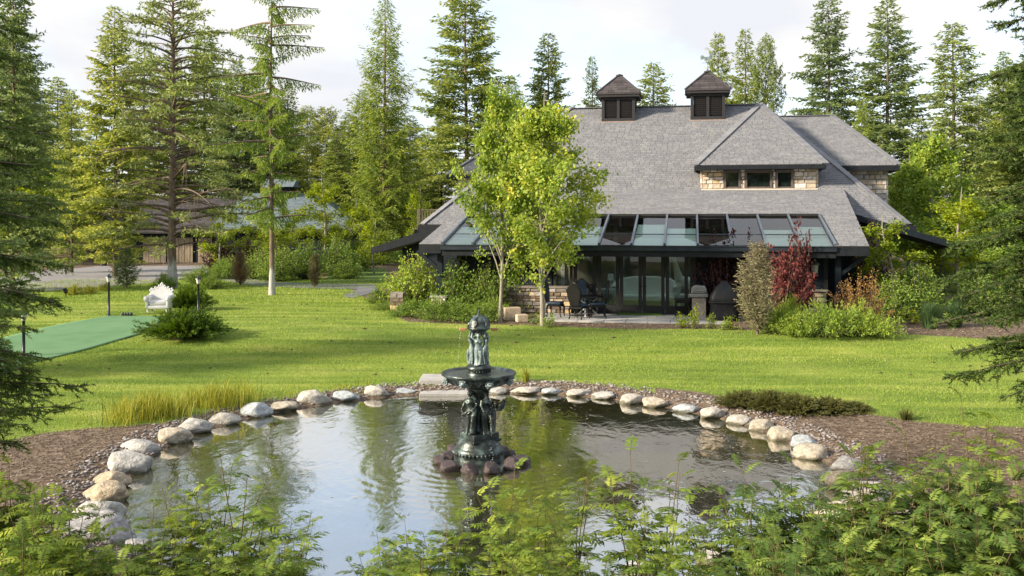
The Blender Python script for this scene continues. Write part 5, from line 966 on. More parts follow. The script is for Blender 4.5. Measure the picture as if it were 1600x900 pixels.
# tall grass and sedge on the pond rim
def stand(name, pts, n, h, m_, label, seed, wd=.012):
    r = np.random.default_rng(seed); A = np.array([gp(*p)[:2] for p in pts]); V = []; cuts = np.cumsum(np.r_[0, np.linalg.norm(np.diff(A, axis=0), axis=1)]); q = r.random(n) * cuts[-1]
    x = np.interp(q, cuts, A[:, 0]) + r.normal(size=n) * .3; y = np.interp(q, cuts, A[:, 1]) + r.normal(size=n) * .38; e = np.hypot(x - PC[0], y - PC[1]) - pond_r(x, y); k = (e > .25) & (np.sin(x * 3.1) + np.sin(y * 4.3 + x * 1.7) + r.normal(size=n) * .7 > -.3); x, y = x[k], y[k]; n = len(x); z = g(x, y)
    az = r.random(n) * 6.28; ln = r.random(n) * .95; hh = h * (.3 + .8 * r.random(n) ** 1.3); d = np.stack([np.cos(az), np.sin(az)], 1) * (ln * hh)[:, None]; sd_ = np.stack([-np.sin(az), np.cos(az), 0 * az], 1) * wd / 2
    p0 = np.stack([x, y, z - .02], 1); p1 = p0 + np.concatenate([d * .35, (hh * .65)[:, None]], 1); p2 = p0 + np.concatenate([d, hh[:, None]], 1); i = np.arange(n)[:, None] * 5
    V = np.stack([p0 - sd_, p0 + sd_, p1 + sd_ * .8, p1 - sd_ * .8, p2], 1).reshape(-1, 3)
    return tag(link(name, np_mesh(name, V, np.concatenate([i + [0, 1, 2], i + [0, 2, 3], i + [3, 2, 4]]), np.repeat(np.clip(.5 + .25 * r.normal(size=n), 0, 1), 5)), m_), label, 'grass', kind='stuff')
stand('tall_grass', [(195, 655), (250, 650), (310, 638), (365, 626)], 5000, .54, 'tall_grass', 'tall seeding yellow green grass on the pond bank', 71)
for px, py, w_, h_, lb_ in ((1158, 634, 66, 24, 'low brownish shrub on the pond bank, the one nearest the stone steps'), (1202, 640, 74, 30, 'low brownish shrub on the pond bank, second along from the steps'), (1248, 644, 80, 28, 'low brownish shrub on the pond bank, third along from the steps'), (1296, 644, 70, 24, 'low brownish shrub on the pond bank, fourth along from the steps'), (1334, 642, 50, 16, 'lowest brownish shrub on the pond bank, where the mulch widens')): shrub('juni', px, py, w_, h_, 'sedge', lb_, 'low brownish shrubs on the pond bank', name='bank_shrub')
stand('rim_grass', [(430, 618), (480, 612), (560, 604)], 500, .16, 'tall_grass', 'short unmown grass fringe behind the pond boulders', 73)
clump(822, 596, 26, 30, 90, 'tall_grass', 'little grass tuft among the pebbles beside the steps'); clump(1415, 656, 36, 24, 140, 'sedge', 'dry brown grass tuft where mulch meets lawn')
# ---- foreground ash-leaf shrubs
def ash_shrub(name, h, w, seed, nst=9, nlf=11, L0=.24):
    r = np.random.default_rng(seed); paths = []; rads = []; Ps = []; Ds = []; Ls = []; Ts = []; Ns = []
    for i in range(nst):
        az = r.random() * 6.28; ra = w / 2 * r.random() ** .6; hh = h * (.55 + .5 * r.random()); s = np.linspace(0, 1, 7)
        B = np.stack([math.cos(az) * ra * s ** 1.2, math.sin(az) * ra * s ** 1.2, hh * s], 1) + np.cumsum(r.normal(size=(7, 3)) * .015, 0) * s[:, None]; paths.append(B); rads.append(.008 * (1 - s) + .003)
        for j in range(nlf):
            q = .25 + .75 * (j + r.random()) / nlf; b0 = np.array([np.interp(q, s, B[:, k]) for k in range(3)]); a2 = j * 2.4 + r.normal() * .4; L_ = L0 * (.65 + .5 * r.random()) * (1 - .3 * (q > .92)); el = .55 * r.random() + (.6 if q > .9 else .1)
            d0 = np.array([math.cos(a2) * math.cos(el), math.sin(a2) * math.cos(el), math.sin(el)]); t = np.linspace(0, 1, 8); RC = b0 + d0 * (t * L_)[:, None]; RC[:, 2] -= .28 * L_ * t ** 2; paths.append(RC[[0, 4, 7]]); rads.append(np.array([.003, .0025, .0015]))
            side = np.cross(d0, [0, 0, 1.]); side /= max(np.linalg.norm(side), 1e-3); tn_ = .42 + .24 * r.normal() + .35 * (q - .6)
            for k in range(1, 8):
                tg = unit(RC[k] - RC[k - 1]); ll = L_ * .40 * (1 - .45 * abs(k / 8 - .4)) * (.85 + .3 * r.random())
                for sg in (-1, 1): Ps.append(RC[k]); Ds.append(side * sg + tg * .55 + np.array([0, 0, -.12 + .12 * r.normal()])); Ls.append(ll); Ts.append(tn_ + .08 * r.normal()); Ns.append(np.cross(side, tg))
            Ps.append(RC[7]); Ds.append(tg); Ls.append(L_ * .3); Ts.append(tn_); Ns.append(np.cross(side, tg))
    P = np.array(Ps); D = unit(np.array(Ds)); Lg = np.array(Ls)[:, None]; N = np.array(Ns) + r.normal(size=P.shape) * .2; S = unit(np.cross(D, N)); W = Lg * .36; mid = P + D * Lg * .4
    tip = P + D * Lg; tip[:, 2] -= Lg[:, 0] * .12; V = np.stack([P, mid + S * W / 2, tip, mid - S * W / 2], 1).reshape(-1, 3); cm = np_mesh(name + '_leaves', V, np.arange(len(V)).reshape(-1, 4), np.repeat(np.clip(Ts, 0, 1), 4))
    bv, bf = tubes_np(paths, rads, 4); return np_mesh(name + '_stem', bv, bf, None, True), cm, h
for k in range(5): protos['ash%d' % k] = ash_shrub('ash_shrub', 1.5, 1.15, 80 + k, 9 + k % 3, 9, .30)
for k in (6, 7, 8): protos['ash%d' % k] = ash_shrub('ash_shrub', 1.5, 1.2, 80 + k, 12, 11, .31)
protos['ash5'] = ash_shrub('ash_shrub', 1.6, .7, 90, 4, 9, .30)
# px, row distance, top row in the photo, kind
fg = [(20, 9.2, 735, 0), (70, 8.6, 770, 1), (110, 9.4, 800, 2), (-20, 9.0, 740, 3), (40, 8.0, 820, 4), (140, 8.4, 840, 0),
      (230, 9.2, 800, 1), (290, 9.4, 770, 2), (345, 9.5, 740, 5), (370, 9.3, 715, 5), (400, 9.2, 800, 5), (440, 9.0, 815, 4), (470, 9.3, 820, 5), (330, 8.6, 810, 1), (250, 8.4, 850, 2), (180, 8.6, 850, 3), (400, 8.4, 850, 4), 
      (600, 9.0, 850, 2), (640, 9.2, 815, 0), (690, 9.0, 825, 1), (730, 9.3, 820, 5), (655, 8.4, 850, 3),
      (790, 9.4, 745, 5), (800, 9.2, 790, 5), (850, 9.3, 765, 5), (900, 9.5, 735, 5), (880, 9.1, 800, 5), (840, 8.5, 830, 2), (780, 8.5, 840, 4), (930, 8.8, 850, 5),
      (990, 9.5, 720, 5), (1040, 9.3, 725, 5), (1010, 9.4, 775, 5), (1080, 9.0, 800, 5), (1050, 8.6, 830, 4), (1120, 9.2, 790, 5),
      (1170, 9.2, 770, 1), (1230, 9.3, 735, 0), (1280, 9.0, 760, 3), (1330, 9.3, 715, 5), (1345, 9.1, 740, 4), (1400, 9.4, 720, 2), (1440, 9.6, 690, 5), (1480, 9.2, 730, 1), (1520, 9.4, 720, 0), (1560, 9.0, 745, 3), (1600, 9.2, 735, 2), (1210, 8.4, 830, 4), (1290, 8.3, 810, 2), (1370, 8.3, 800, 1), (1450, 8.3, 790, 0), (1530, 8.2, 800, 4), (1590, 8.3, 790, 3), (1640, 8.8, 760, 1), (1410, 7.8, 850, 3), (1500, 7.8, 850, 2), (1330, 7.8, 860, 0), (1250, 7.8, 860, 1), (1160, 8.2, 860, 3),
      (1515, 12.6, 626, 5), (1460, 11.4, 690, 5)]
for px, Y, yt, k in fg:
    if (px > 1150 or px < 160) and k != 5: k = 6 + k % 3
    p_ = at(px, Y); hgt = (zpix(yt, Y) - p_.z) / 1.42; sx = min(1.15, max(.7, hgt))
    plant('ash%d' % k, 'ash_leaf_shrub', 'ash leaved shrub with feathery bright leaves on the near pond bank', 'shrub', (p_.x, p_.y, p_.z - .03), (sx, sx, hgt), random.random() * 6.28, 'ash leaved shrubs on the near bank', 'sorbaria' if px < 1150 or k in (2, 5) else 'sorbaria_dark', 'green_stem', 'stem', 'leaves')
# ---- mown grass blades, pebbles, wood chips
def scatter(n, x0, x1, y0, y1, seed): r = np.random.default_rng(seed); return x0 + (x1 - x0) * r.random(n), y0 + (y1 - y0) * r.random(n), r
V = []; T = []
for (n, x0, x1, y0, y1, h, wd, sd_) in ((230000, -13, 14, 13, 29, .034, .013, 1), (110000, -22, 22, 26, 42, .042, .02, 2), (30000, -26, -6, 40, 56, .07, .03, 3)):
    x, y, r = scatter(n, x0, x1, y0, y1, sd_); gmask, mmask, e = bed_masks(x, y); k = gmask > (.25 + .5 * r.random(n)); k &= (np.abs(x / y) < .6) & ~in_poly(x, y, TURF); x, y = x[k], y[k]; m = len(x); z = g(x, y); az = r.random(m) * 6.28; hh = h * (.5 + r.random(m))
    ca, sa = np.cos(az), np.sin(az); lx, ly = r.normal(size=(2, m)) * hh * .5; p0 = np.stack([x - ca * wd / 2, y - sa * wd / 2, z - .005], 1); p1 = np.stack([x + ca * wd / 2, y + sa * wd / 2, z - .005], 1); p2 = np.stack([x + lx, y + ly, z + hh], 1)
    V.append(np.stack([p0, p1, p2], 1).reshape(-1, 3)); T.append(np.repeat(np.clip(.45 + .2 * r.normal(size=m) + .13 * np.sin(y * 3.3 + .25 * x + 1.5 * np.sin(x * .21)) + .13 * np.sin(y * 1.25 - .1 * x + np.sin(x * .33)) + .08 * np.sin(x * .9 + y * .5), 0, 1), 3))
V = np.concatenate(V); print('blades', len(V) // 3)
tag(link('lawn_grass', np_mesh('lawn_grass', V, np.arange(len(V)).reshape(-1, 3), np.concatenate(T)), 'grass_blade'), 'mown grass blades of the lawn around the pond', 'grass', kind='stuff')
def bits(name, n, sel, size, mat, label, seed, box_, flat=.6):
    x, y, r = scatter(n, *box_, seed); k = sel(x, y, r); x, y = x[k], y[k]; m = len(x); z = g(x, y); s = size * (.5 + r.random((m, 1))); oc = np.array([(1, 0, 0), (0, 1, 0), (-1, 0, 0), (0, -1, 0), (0, 0, flat), (0, 0, -flat)], float)
    an_ = r.random(m) * 6.28; c, s_ = np.cos(an_), np.sin(an_); st = np.stack([1.0 + .8 * r.random(m), .6 + .4 * r.random(m), .7 + .5 * r.random(m)], 1); Vv_ = oc[None] * st[:, None] * s[:, None]
    Vv_ = np.stack([Vv_[..., 0] * c[:, None] - Vv_[..., 1] * s_[:, None], Vv_[..., 0] * s_[:, None] + Vv_[..., 1] * c[:, None], Vv_[..., 2]], -1) + np.stack([x, y, z + size * .25], 1)[:, None]
    f = np.array([(0, 1, 4), (1, 2, 4), (2, 3, 4), (3, 0, 4), (1, 0, 5), (2, 1, 5), (3, 2, 5), (0, 3, 5)]); return tag(link(name, np_mesh(name, Vv_.reshape(-1, 3), (np.arange(m)[:, None, None] * 6 + f[None]).reshape(-1, 3), np.repeat(r.random(m), 6)), mat), label, name.split('_')[-1], kind='stuff')
def sel_peb(x, y, r): gm_, mm_, e = bed_masks(x, y); return (e > .1) & (e < .75 + .25 * r.random(len(x)))
bits('rim_pebbles', 34000, sel_peb, .03, 'pebble', 'small grey and mauve pebbles along the pond rim', 5, (-8, 7, 10, 24.5))
def sel_chip(x, y, r): gm_, mm_, e = bed_masks(x, y); return (mm_ > .4) & (e > .3)
bits('mulch_chips', 26000, sel_chip, .018, 'chip', 'scattered wood chips on the bare planting beds', 6, (-10, 11, 9, 20), .3)
bits('bed_chips', 5000, sel_chip, .03, 'chip', 'dry chips on the bed before the patio', 7, (-4, 16, 28, 35), .3)
def sel_cone(x, y, r): gm_, mm_, e = bed_masks(x, y); return (gm_ > .8)
bits('pine_cones', 130, sel_cone, .05, 'cone', 'dark fallen cones strewn over the lawn', 8, (-22, 14, 24, 42), .5)

# ------------------------------------------------------------------ boulders
def rock_mesh(seed, sub=3, rough=.22, flat=.85):
    import bmesh
    bm = bmesh.new(); bmesh.ops.create_icosphere(bm, subdivisions=sub, radius=1); r = random.Random(seed); off = Vector((r.uniform(0, 50), r.uniform(0, 50), r.uniform(0, 50)))
    pl_ = [(Vector((r.gauss(0, 1), r.gauss(0, 1), r.gauss(.2, .8))).normalized(), r.uniform(.62, .9)) for _ in range(9)]
    for v in bm.verts:
        p = v.co.copy(); d = p * (1 + rough * mnoise.noise(p * 1.3 + off) + .09 * mnoise.noise(p * 3.1 + off) + .035 * mnoise.noise(p * 8 + off))
        for n, k in pl_:
            q = d @ n
            if q > k: d -= n * (q - k) * .85
        v.co = Vector((d.x, d.y, d.z * flat))
    me_ = bpy.data.meshes.new('boulder'); bm.to_mesh(me_); bm.free(); me_.polygons.foreach_set('use_smooth', [True] * len(me_.polygons)); return me_
rmesh = [rock_mesh(100 + i, 4) for i in range(10)]; rk = {}
def rock(px, py, wpx, hpx, mi, label, name='boulder', cat='boulder', group=None, Y=None, depth=.8, mat=None):
    y = F * HC / (py - HZ) if Y is None else Y; x = (px - 800) * y / F; wd = wpx * y / F; ht = hpx * y / F; i = random.randrange(10); m_ = mat or 'rock%d' % mi; key = (i, m_)
    if key not in rk: c = rmesh[i].copy(); c.materials.append(MT[m_]); rk[key] = c
    o = bpy.data.objects.new(name, rk[key]); col.objects.link(o); dy = wd * depth
    o.scale = (wd / 2 * 1.0, dy / 2 * 1.0, ht * random.uniform(.5, .64)); o.location = (x, y + dy * .32, ht * .22); o.rotation_euler = (0, 0, random.uniform(-.35, .35) + random.choice((0, math.pi))); return tag(o, label, cat, group)
COLN = ['pale grey', 'cream', 'bluish white', 'mottled grey', 'tan', 'pinkish', 'off white']
ORD = ['first', 'second', 'third', 'fourth', 'fifth', 'sixth', 'seventh', 'eighth', 'ninth', 'tenth', 'eleventh', 'twelfth', 'thirteenth', 'fourteenth', 'fifteenth', 'sixteenth', 'seventeenth', 'eighteenth', 'nineteenth', 'twentieth', 'twenty-first', 'twenty-second']
left = [(631, 617, 44, 12, 2), (583, 621, 42, 22, 6), (540, 627, 48, 22, 2), (489, 633, 54, 30, 6), (438, 643, 50, 22, 1), (395, 652, 54, 27, 2), (348, 665, 50, 28, 6), (299, 678, 58, 32, 0), (264, 695, 58, 36, 1), (212, 712, 66, 34, 0), (192, 742, 84, 50, 0), (166, 765, 62, 34, 4), (152, 788, 78, 46, 4), (140, 820, 84, 52, 0), (145, 858, 120, 70, 3), (215, 872, 70, 40, 3)]
for i, (a, b, c, d, m_) in enumerate(left): rock(a, b, c, d, m_, '%s boulder on the pond rim, %s from the steps towards the tall grass' % (COLN[m_], ORD[i]), group='boulders round the pond')
right = [(776, 616, 34, 14, 0), (821, 616, 50, 17, 6), (863, 617, 36, 14, 2), (903, 620, 44, 14, 6), (945, 624, 46, 14, 0), (987, 632, 42, 21, 6), (1028, 637, 48, 22, 1), (1075, 645, 44, 20, 2), (1117, 654, 46, 22, 6), (1158, 664, 44, 22, 6), (1192, 674, 44, 27, 1), (1224, 689, 50, 28, 1), (1262, 702, 46, 28, 2), (1274, 718, 58, 30, 1), (1330, 740, 56, 34, 0), (1318, 764, 56, 40, 4), (1362, 796, 90, 56, 6), (1318, 822, 80, 50, 1), (1250, 880, 90, 50, 6), (1120, 884, 70, 34, 6), (1000, 902, 60, 26, 0)]
for i, (a, b, c, d, m_) in enumerate(right): rock(a, b, c, d, m_, '%s boulder on the pond rim, %s from the steps towards the mulch' % (COLN[m_], ORD[i]), group='boulders round the pond')
rock(551, 614, 32, 12, 3, 'small grey brown stone tucked behind the bluish boulder', group='boulders round the pond'); rock(216, 686, 34, 15, 5, 'small pink stone behind the boulders beside the tall grass')
for k, (px, py, w_) in enumerate(((330, 730, 80), (272, 742, 60), (880, 712, 60), (960, 740, 70), (1120, 690, 60), (860, 760, 70), (420, 690, 60), (1180, 700, 70))):   # stones lying under the water
    o = rock(px, py, w_, 20, 4, 'sunken tan stone seen through the pond water', name='sunken_stone', cat='stone', group='stones lying under the pond water'); o.location.z = -.2; o.scale.z = .13
# ------------------------------------------------------------------ steps
st = thing('stone_steps', 'two grey concrete slab steps leading down into the pond', 'steps'); ys_ = F * HC / (617 - HZ)
x0, x1 = (656 - 800) * ys_ / F, (742 - 800) * ys_ / F
bevel(MB().span((x0, ys_ - .15, -.25), (x1, ys_ + .75, .06)).build('step', 'concrete', st), .015); bevel(MB().span((x0 - .08, ys_ + .62, -.1), (x1 + .0, ys_ + 1.55, .245)).build('step', 'concrete', st), .015); bevel(MB().span((x0 + .02, ys_ - .8, -.6), (x1 + .1, ys_ - .1, -.14)).build('step', 'concrete', st), .015)
# ------------------------------------------------------------------ fountain
ft = thing('fountain', 'two tier bronze fountain with draped figures standing in the pond', 'fountain', (FX.x, FX.y, 0), scale=(1.045, 1.045, .955))
fz_ = lambda py: zpix(py, 15.5)
MB().lathe([(.40, -.5), (.40, .10), (.385, .13), (.405, .15), (.41, .22), (.39, .26), (.355, .29), (.36, .32), (.31, .39), (.29, .42), (.0, .425)], 48).build('base', 'bronze', ft, True)
mb = MB()
for k in range(40): a = k * 2 * math.pi / 40; mb.ball((.408 * math.cos(a), .408 * math.sin(a), .185), (.022, .022, .035), 6, 5)
mb.build('base_moulding', 'bronze', ft, True)
pz = .40; mb = MB(); mb.span((-.24, -.24, pz), (.24, .24, pz + .13)); mb.span((-.27, -.27, pz - .02), (.27, .27, pz + .03)); mb.v = [(x * math.cos(.6) - y * math.sin(.6), x * math.sin(.6) + y * math.cos(.6), z) for x, y, z in mb.v]; bevel(mb.build('plinth', 'bronze', ft), .012)
MB().lathe([(.15, pz + .13), (.15, .58), (.11, .64), (.095, .8), (.10, 1.05), (.13, 1.18), (.19, 1.27), (.2, 1.32)], 24).build('column', 'bronze', ft, True)
def figure(h, seed, lower=True):
    """draped standing woman as one surface; lower: jug at the hip, upper: arms raised to the dome"""
    s = h / 1.0; mb = MB(); r = random.Random(seed)
    fold = lambda a, z: 1 + .13 * math.sin(a * 7 + z * 5 + seed) * max(0, 1 - z / .5)
    mb.lathe([(.105, 0), (.10, .03), (.088, .15), (.092, .30), (.098, .42), (.102, .49), (.085, .56), (.068, .61), (.07, .66), (.088, .72), (.085, .77), (.06, .805), (.03, .83), (.027, .87)], 28, fold=fold)
    mb.v = [(x * (1.05 if z > .55 else 1), y * (.72 if z > .5 else .85) + .03 * math.sin(z * 5), z) for x, y, z in mb.v]
    mb.ball((0, -.005, .925), (.05, .056, .068), 12, 10); mb.ball((0, .02, .945), (.054, .052, .055), 10, 8); mb.ball((0, .06, .94), (.028, .03, .028), 8, 6); mb.ball((0, -.058, .92), (.011, .016, .018), 6, 5)
    for sx in (-1, 1): mb.ball((sx * .038, -.062, .735), (.03, .028, .03), 8, 6)
    if lower:
        mb.tube([(-.085, 0, .79), (-.12, -.02, .66), (-.11, -.09, .54), (-.05, -.12, .47)], [.03, .026, .022, .018], 8); mb.tube([(.085, 0, .79), (.135, .01, .68), (.12, -.07, .58), (.0, -.11, .52)], [.03, .026, .022, .018], 8)
        for k in range(4): mb.tube([(.0 + .01 * k, -.11, .525 - .012 * k), (-.035, -.128, .50 - .012 * k), (-.055, -.12, .485 - .01 * k)], .009, 5)
        mb.tube([(.1, 0, .6), (.12, -.05, .45), (.10, -.07, .25), (.09, -.06, .05)], [.03, .045, .04, .05], 8); mb.tube([(-.09, -.03, .76), (0, -.08, .7), (.09, -.03, .58)], [.02, .022, .02], 6)
        mb.tube([(.04, -.09, .45), (.05, -.10, .3), (.03, -.12, .05), (.03, -.15, .02)], [.05, .045, .03, .02], 8)
    else:
        for sx in (-1, 1):
            mb.tube([(sx * .08, 0, .79), (sx * .15, .02, .86), (sx * .14, .03, .99), (sx * .10, .05, 1.06)], [.03, .026, .02, .018], 8)
            for k in range(4): mb.tube([(sx * .10, .05, 1.05), (sx * (.085 - .012 * k), .06 - .012 * k, 1.10)], .009, 5)
        mb.tube([(.05, -.05, .45), (.06, -.075, .25), (.04, -.07, .03)], [.05, .04, .035], 8)
    mb.v = [(x * s * 1.28, y * s * 1.28, z * s) for x, y, z in mb.v]; return mb
for k in range(3):
    a = R(-90 + 38 - 76 * k if k < 2 else 90); fb = figure(.76, k, True); o = fb.build('figure', 'bronze', ft, True); remesh(o, .009, 2); o.data.materials.clear(); o.data.materials.append(MT['bronze'])
    o.location = (.205 * math.cos(a), .205 * math.sin(a), pz + .13); o.rotation_euler[2] = a + math.pi / 2
    if k == 0:
        pt_ = figure(.76, 9, True)
mb = MB(); mb.lathe([(.02, .0), (.06, .03), (.075, .1), (.05, .16), (.03, .19), (.045, .22)], 14); o = mb.build('urn', 'bronze', ft, True); o.location = (.30, -.10, .92); o.rotation_euler = (0, R(35), 0)
bz = 1.30
MB().lathe([(.16, bz - .02), (.24, bz + .02), (.36, bz + .05), (.47, bz + .11), (.53, bz + .15), (.545, bz + .20), (.57, bz + .22), (.60, bz + .24), (.605, bz + .27), (.59, bz + .285), (.55, bz + .27), (.50, bz + .21), (.3, bz + .18), (.05, bz + .17)], 56, fold=lambda a, z: 1 + (.02 * math.sin(a * 24) if z < bz + .2 else 0)).build('bowl', 'bronze', ft, True)
MB().lathe([(.0, bz + .245), (.535, bz + .245)], 40, cap=False).build('bowl_water', 'bowl_water', ft)
for k in range(8):
    a = k * math.pi / 4 + .35; mb = MB(); mb.ball((0, 0, 0), (.05, .045, .055), 10, 8); mb.ball((0, -.042, -.012), (.024, .025, .02), 8, 6)
    for sx in (-1, 1): mb.ball((sx * .028, -.035, .018), .012, 6, 5); mb.ball((sx * .042, 0, .04), .02, 6, 5)
    for j in range(9): b = j * .7; mb.ball((.055 * math.cos(b), .008, .06 * math.sin(b)), .02, 6, 5)
    o = mb.build('lion_head', 'patina', ft, True); o.location = (.555 * math.cos(a), .555 * math.sin(a), bz + .15); o.rotation_euler[2] = a + math.pi / 2
mb = MB()
for k in range(24): a = k * math.pi / 12; mb.tube([(.40 * math.cos(a), .40 * math.sin(a), bz + .085), (.50 * math.cos(a + .06), .50 * math.sin(a + .06), bz + .13), (.545 * math.cos(a + .13), .545 * math.sin(a + .13), bz + .185)], [.016, .022, .014], 6)
mb.build('bowl_ornament', 'bronze', ft, True)
uz0 = bz + .17
MB().lathe([(.2, uz0), (.2, uz0 + .08), (.185, uz0 + .10), (.195, uz0 + .16), (.21, uz0 + .18), (.2, uz0 + .21), (.165, uz0 + .25), (.0, uz0 + .26)], 36).build('upper_base', 'bronze', ft, True)
mb = MB()
for k in range(26): a = k * 2 * math.pi / 26; mb.ball((.193 * math.cos(a), .193 * math.sin(a), uz0 + .135), (.014, .014, .022), 6, 5)
mb.build('upper_moulding', 'bronze', ft, True)
for k in range(3):
    a = R(-90 + 120 * k); o = figure(.56, 20 + k, False).build('figure', 'patina', ft, True); remesh(o, .007, 2); o.data.materials.clear(); o.data.materials.append(MT['patina']); o.location = (.125 * math.cos(a), .125 * math.sin(a), uz0 + .25); o.rotation_euler[2] = a + math.pi / 2
MB().lathe([(.03, uz0 + .25), (.025, uz0 + .7), (.04, uz0 + .86)], 10).build('stem', 'bronze', ft, True)
dzz = uz0 + .86
MB().lathe([(.10, dzz - .05), (.15, dzz - .01), (.185, dzz + .01), (.19, dzz + .03), (.18, dzz + .045), (.172, dzz + .06), (.16, dzz + .13), (.135, dzz + .19), (.09, dzz + .235), (.045, dzz + .26), (.02, dzz + .27), (.012, dzz + .29), (.022, dzz + .305), (.01, dzz + .34), (.003, dzz + .37)], 40, fold=lambda a, z: 1 + (.02 * math.cos(a * 14) if dzz + .06 < z < dzz + .25 else 0)).build('dome', 'bronze', ft, True)
for k in range(6):
    a = k * math.pi / 3 + .2; mb = MB(); mb.tube([(.18 * math.cos(a), .18 * math.sin(a), dzz + .05), (.168 * math.cos(a + .16), .168 * math.sin(a + .16), dzz + .12), (.14 * math.cos(a + .02), .14 * math.sin(a + .02), dzz + .19), (.06 * math.cos(a + .25), .06 * math.sin(a + .25), dzz + .255)], [.014, .02, .016, .01], 8); mb.build('dome_ornament', 'bronze', ft, True)
for sx in (-1, 1): bevel(MB().span((sx * .20, -.03, dzz - .025), (sx * .31, .03, dzz + .03)).build('spout', 'copper', ft), .01)
r_ = random.Random(4); mb = MB()
for k in range(300):
    a = r_.choice([j * math.pi / 4 + .35 for j in range(8)]) + r_.gauss(0, .03); q = r_.random(); rd = .6 + .06 * q + r_.gauss(0, .01); z = (bz + .13) * (1 - q); mb.ball((FX.x + rd * math.cos(a), FX.y + rd * math.sin(a), z), (.0025, .0025, .006), 4, 3)
for k in range(60): q = r_.random(); sx = r_.choice((-1, 1)); mb.ball((FX.x + sx * (.3 + .05 * q) + r_.gauss(0, .006), FX.y, dzz - .02 - q * .7), (.0025, .0025, .006), 4, 3)
tag(mb.build('water_drops', 'drop'), 'falling water drops trickling from the fountain bowl', 'water', kind='stuff')
for k, (px, py, w_, h_) in enumerate(((690, 727, 30, 20), (704, 738, 34, 24), (735, 741, 32, 22), (768, 741, 36, 24), (799, 735, 28, 28), (812, 727, 34, 22), (798, 716, 24, 20), (697, 718, 36, 18), (787, 708, 24, 18), (708, 708, 30, 14))):
    rock(px, py, w_, h_, 0, 'wet purplish rock in the ring round the fountain foot', 'wet_rock', 'rock', 'wet rocks round the fountain foot', mat='purple_rock', depth=random.uniform(.7, 1.1)).rotation_euler = (random.uniform(-.4, .4), random.uniform(-.4, .4), random.uniform(0, 6))
# ------------------------------------------------------------------ lawn furniture
def armchair():
    p = gp(249, 489); t = thing('armchair', 'white baroque armchair on the lawn at the end of the turf strip', 'armchair', p, R(6), None, (.88, .95, 1.0)); W_ = .5
    o = MB().span((-.34, -.34, .30), (.34, .28, .48)).build('seat', 'white_plastic', t, True); bevel(o, .06, 4)
    o = MB().span((-.40, -.36, .17), (.40, .34, .30)).build('apron', 'white_plastic', t, True); bevel(o, .03, 3)
    out = [(-.34, .30), (-.36, .55), (-.46, .72), (-.47, .86), (-.42, .92), (-.34, .90), (-.27, .97), (-.18, .96), (-.11, 1.03), (-.04, 1.08), (0, 1.12), (.04, 1.08), (.11, 1.03), (.18, .96), (.27, .97), (.34, .90), (.42, .92), (.47, .86), (.46, .72), (.36, .55), (.34, .30)]
    o = MB().prism(out, .24, .40).build('backrest', 'white_plastic', t); bevel(o, .035, 3); o.rotation_euler[0] = R(-7)
    mb = MB()
    for (x, z) in out[2:-2]: mb.ball((x, .27, z), (.045, .05, .045), 8, 6)
    o2 = mb.build('crest', 'white_plastic', t, True); o2.rotation_euler[0] = R(-7)
    for sx in (-1, 1):
        mb = MB(); mb.tube([(sx * .44, -.40, .56), (sx * .45, -.1, .58), (sx * .44, .3, .60)], [.10, .09, .085], 14); mb.span((sx * .36, -.36, .2), (sx * .47, .3, .55)); o = mb.build('arm', 'white_plastic', t, True); bevel(o, .02, 2)
        mb = MB(); mb.lathe([(.1, -.02), (.085, .02), (.03, .03)], 14, (0, 0, 0)); o = mb.build('arm_scroll', 'white_plastic', t, True); o.location = (sx * .44, -.40, .56); o.rotation_euler[0] = R(90)
        for sy in (-1, 1): MB().tube([(sx * .36, sy * .29, .19), (sx * .41, sy * .33, .12), (sx * .38, sy * .32, .05), (sx * .40, sy * .34, 0)], [.06, .05, .03, .04], 10).build('leg', 'white_plastic', t, True)
armchair()
def lamp(px, py, ptop, label):
    p = gp(px, py); h = zpix(ptop, p.y) - p.z; t = thing('lamp_post', label, 'lamp', p)
    MB().tube([(0, 0, -.1), (0, 0, h - .3)], [.045, .04], 10).build('pole', 'lamp_black', t, True); MB().lathe([(.08, 0), (.07, .05), (.05, .07)], 12).build('base', 'lamp_black', t)
    MB().lathe([(.05, h - .3), (.07, h - .27), (.09, h - .13)], 8).build('lamp_shade', 'lamp_glass', t); MB().lathe([(.12, h - .13), (.11, h - .10), (.04, h - .03), (.02, h)], 8).build('cap', 'lamp_black', t)
lamp(170, 493, 428, 'black garden lamp post at the far corner of the turf strip'); lamp(310, 490, 431, 'black garden lamp post rising behind the spreading juniper'); lamp(37, 558, 484, 'black garden lamp post beside the turf, half hidden by spruce boughs')
for k in range(4):
    p = gp(192 + 4.2 * k, 493.5); o = MB().ball((0, 0, .06), .065, 12, 8).build('bocce_ball', 'lamp_black', None, True, p); tag(o, 'dark ball in the row on the end of the turf', 'ball', 'balls on the turf end')
for px, py, nm in ((103, 465, 'beside the grassy clumps'), (252, 448, 'beside the scraggly pine'), (468, 438, 'beside the curving path')):
    p = gp(px, py); t = thing('spotlight', 'small dark garden spotlight ' + nm, 'spotlight', p); MB().tube([(0, 0, -.05), (0, 0, .2)], .025, 8).build('stake', 'lamp_black', t); o = MB().lathe([(.06, 0), (.09, .04), (.1, .2), (.085, .2), (.05, .05)], 12).build('head', 'lamp_black', t); o.location = (0, 0, .2); o.rotation_euler = (R(25), 0, 0)
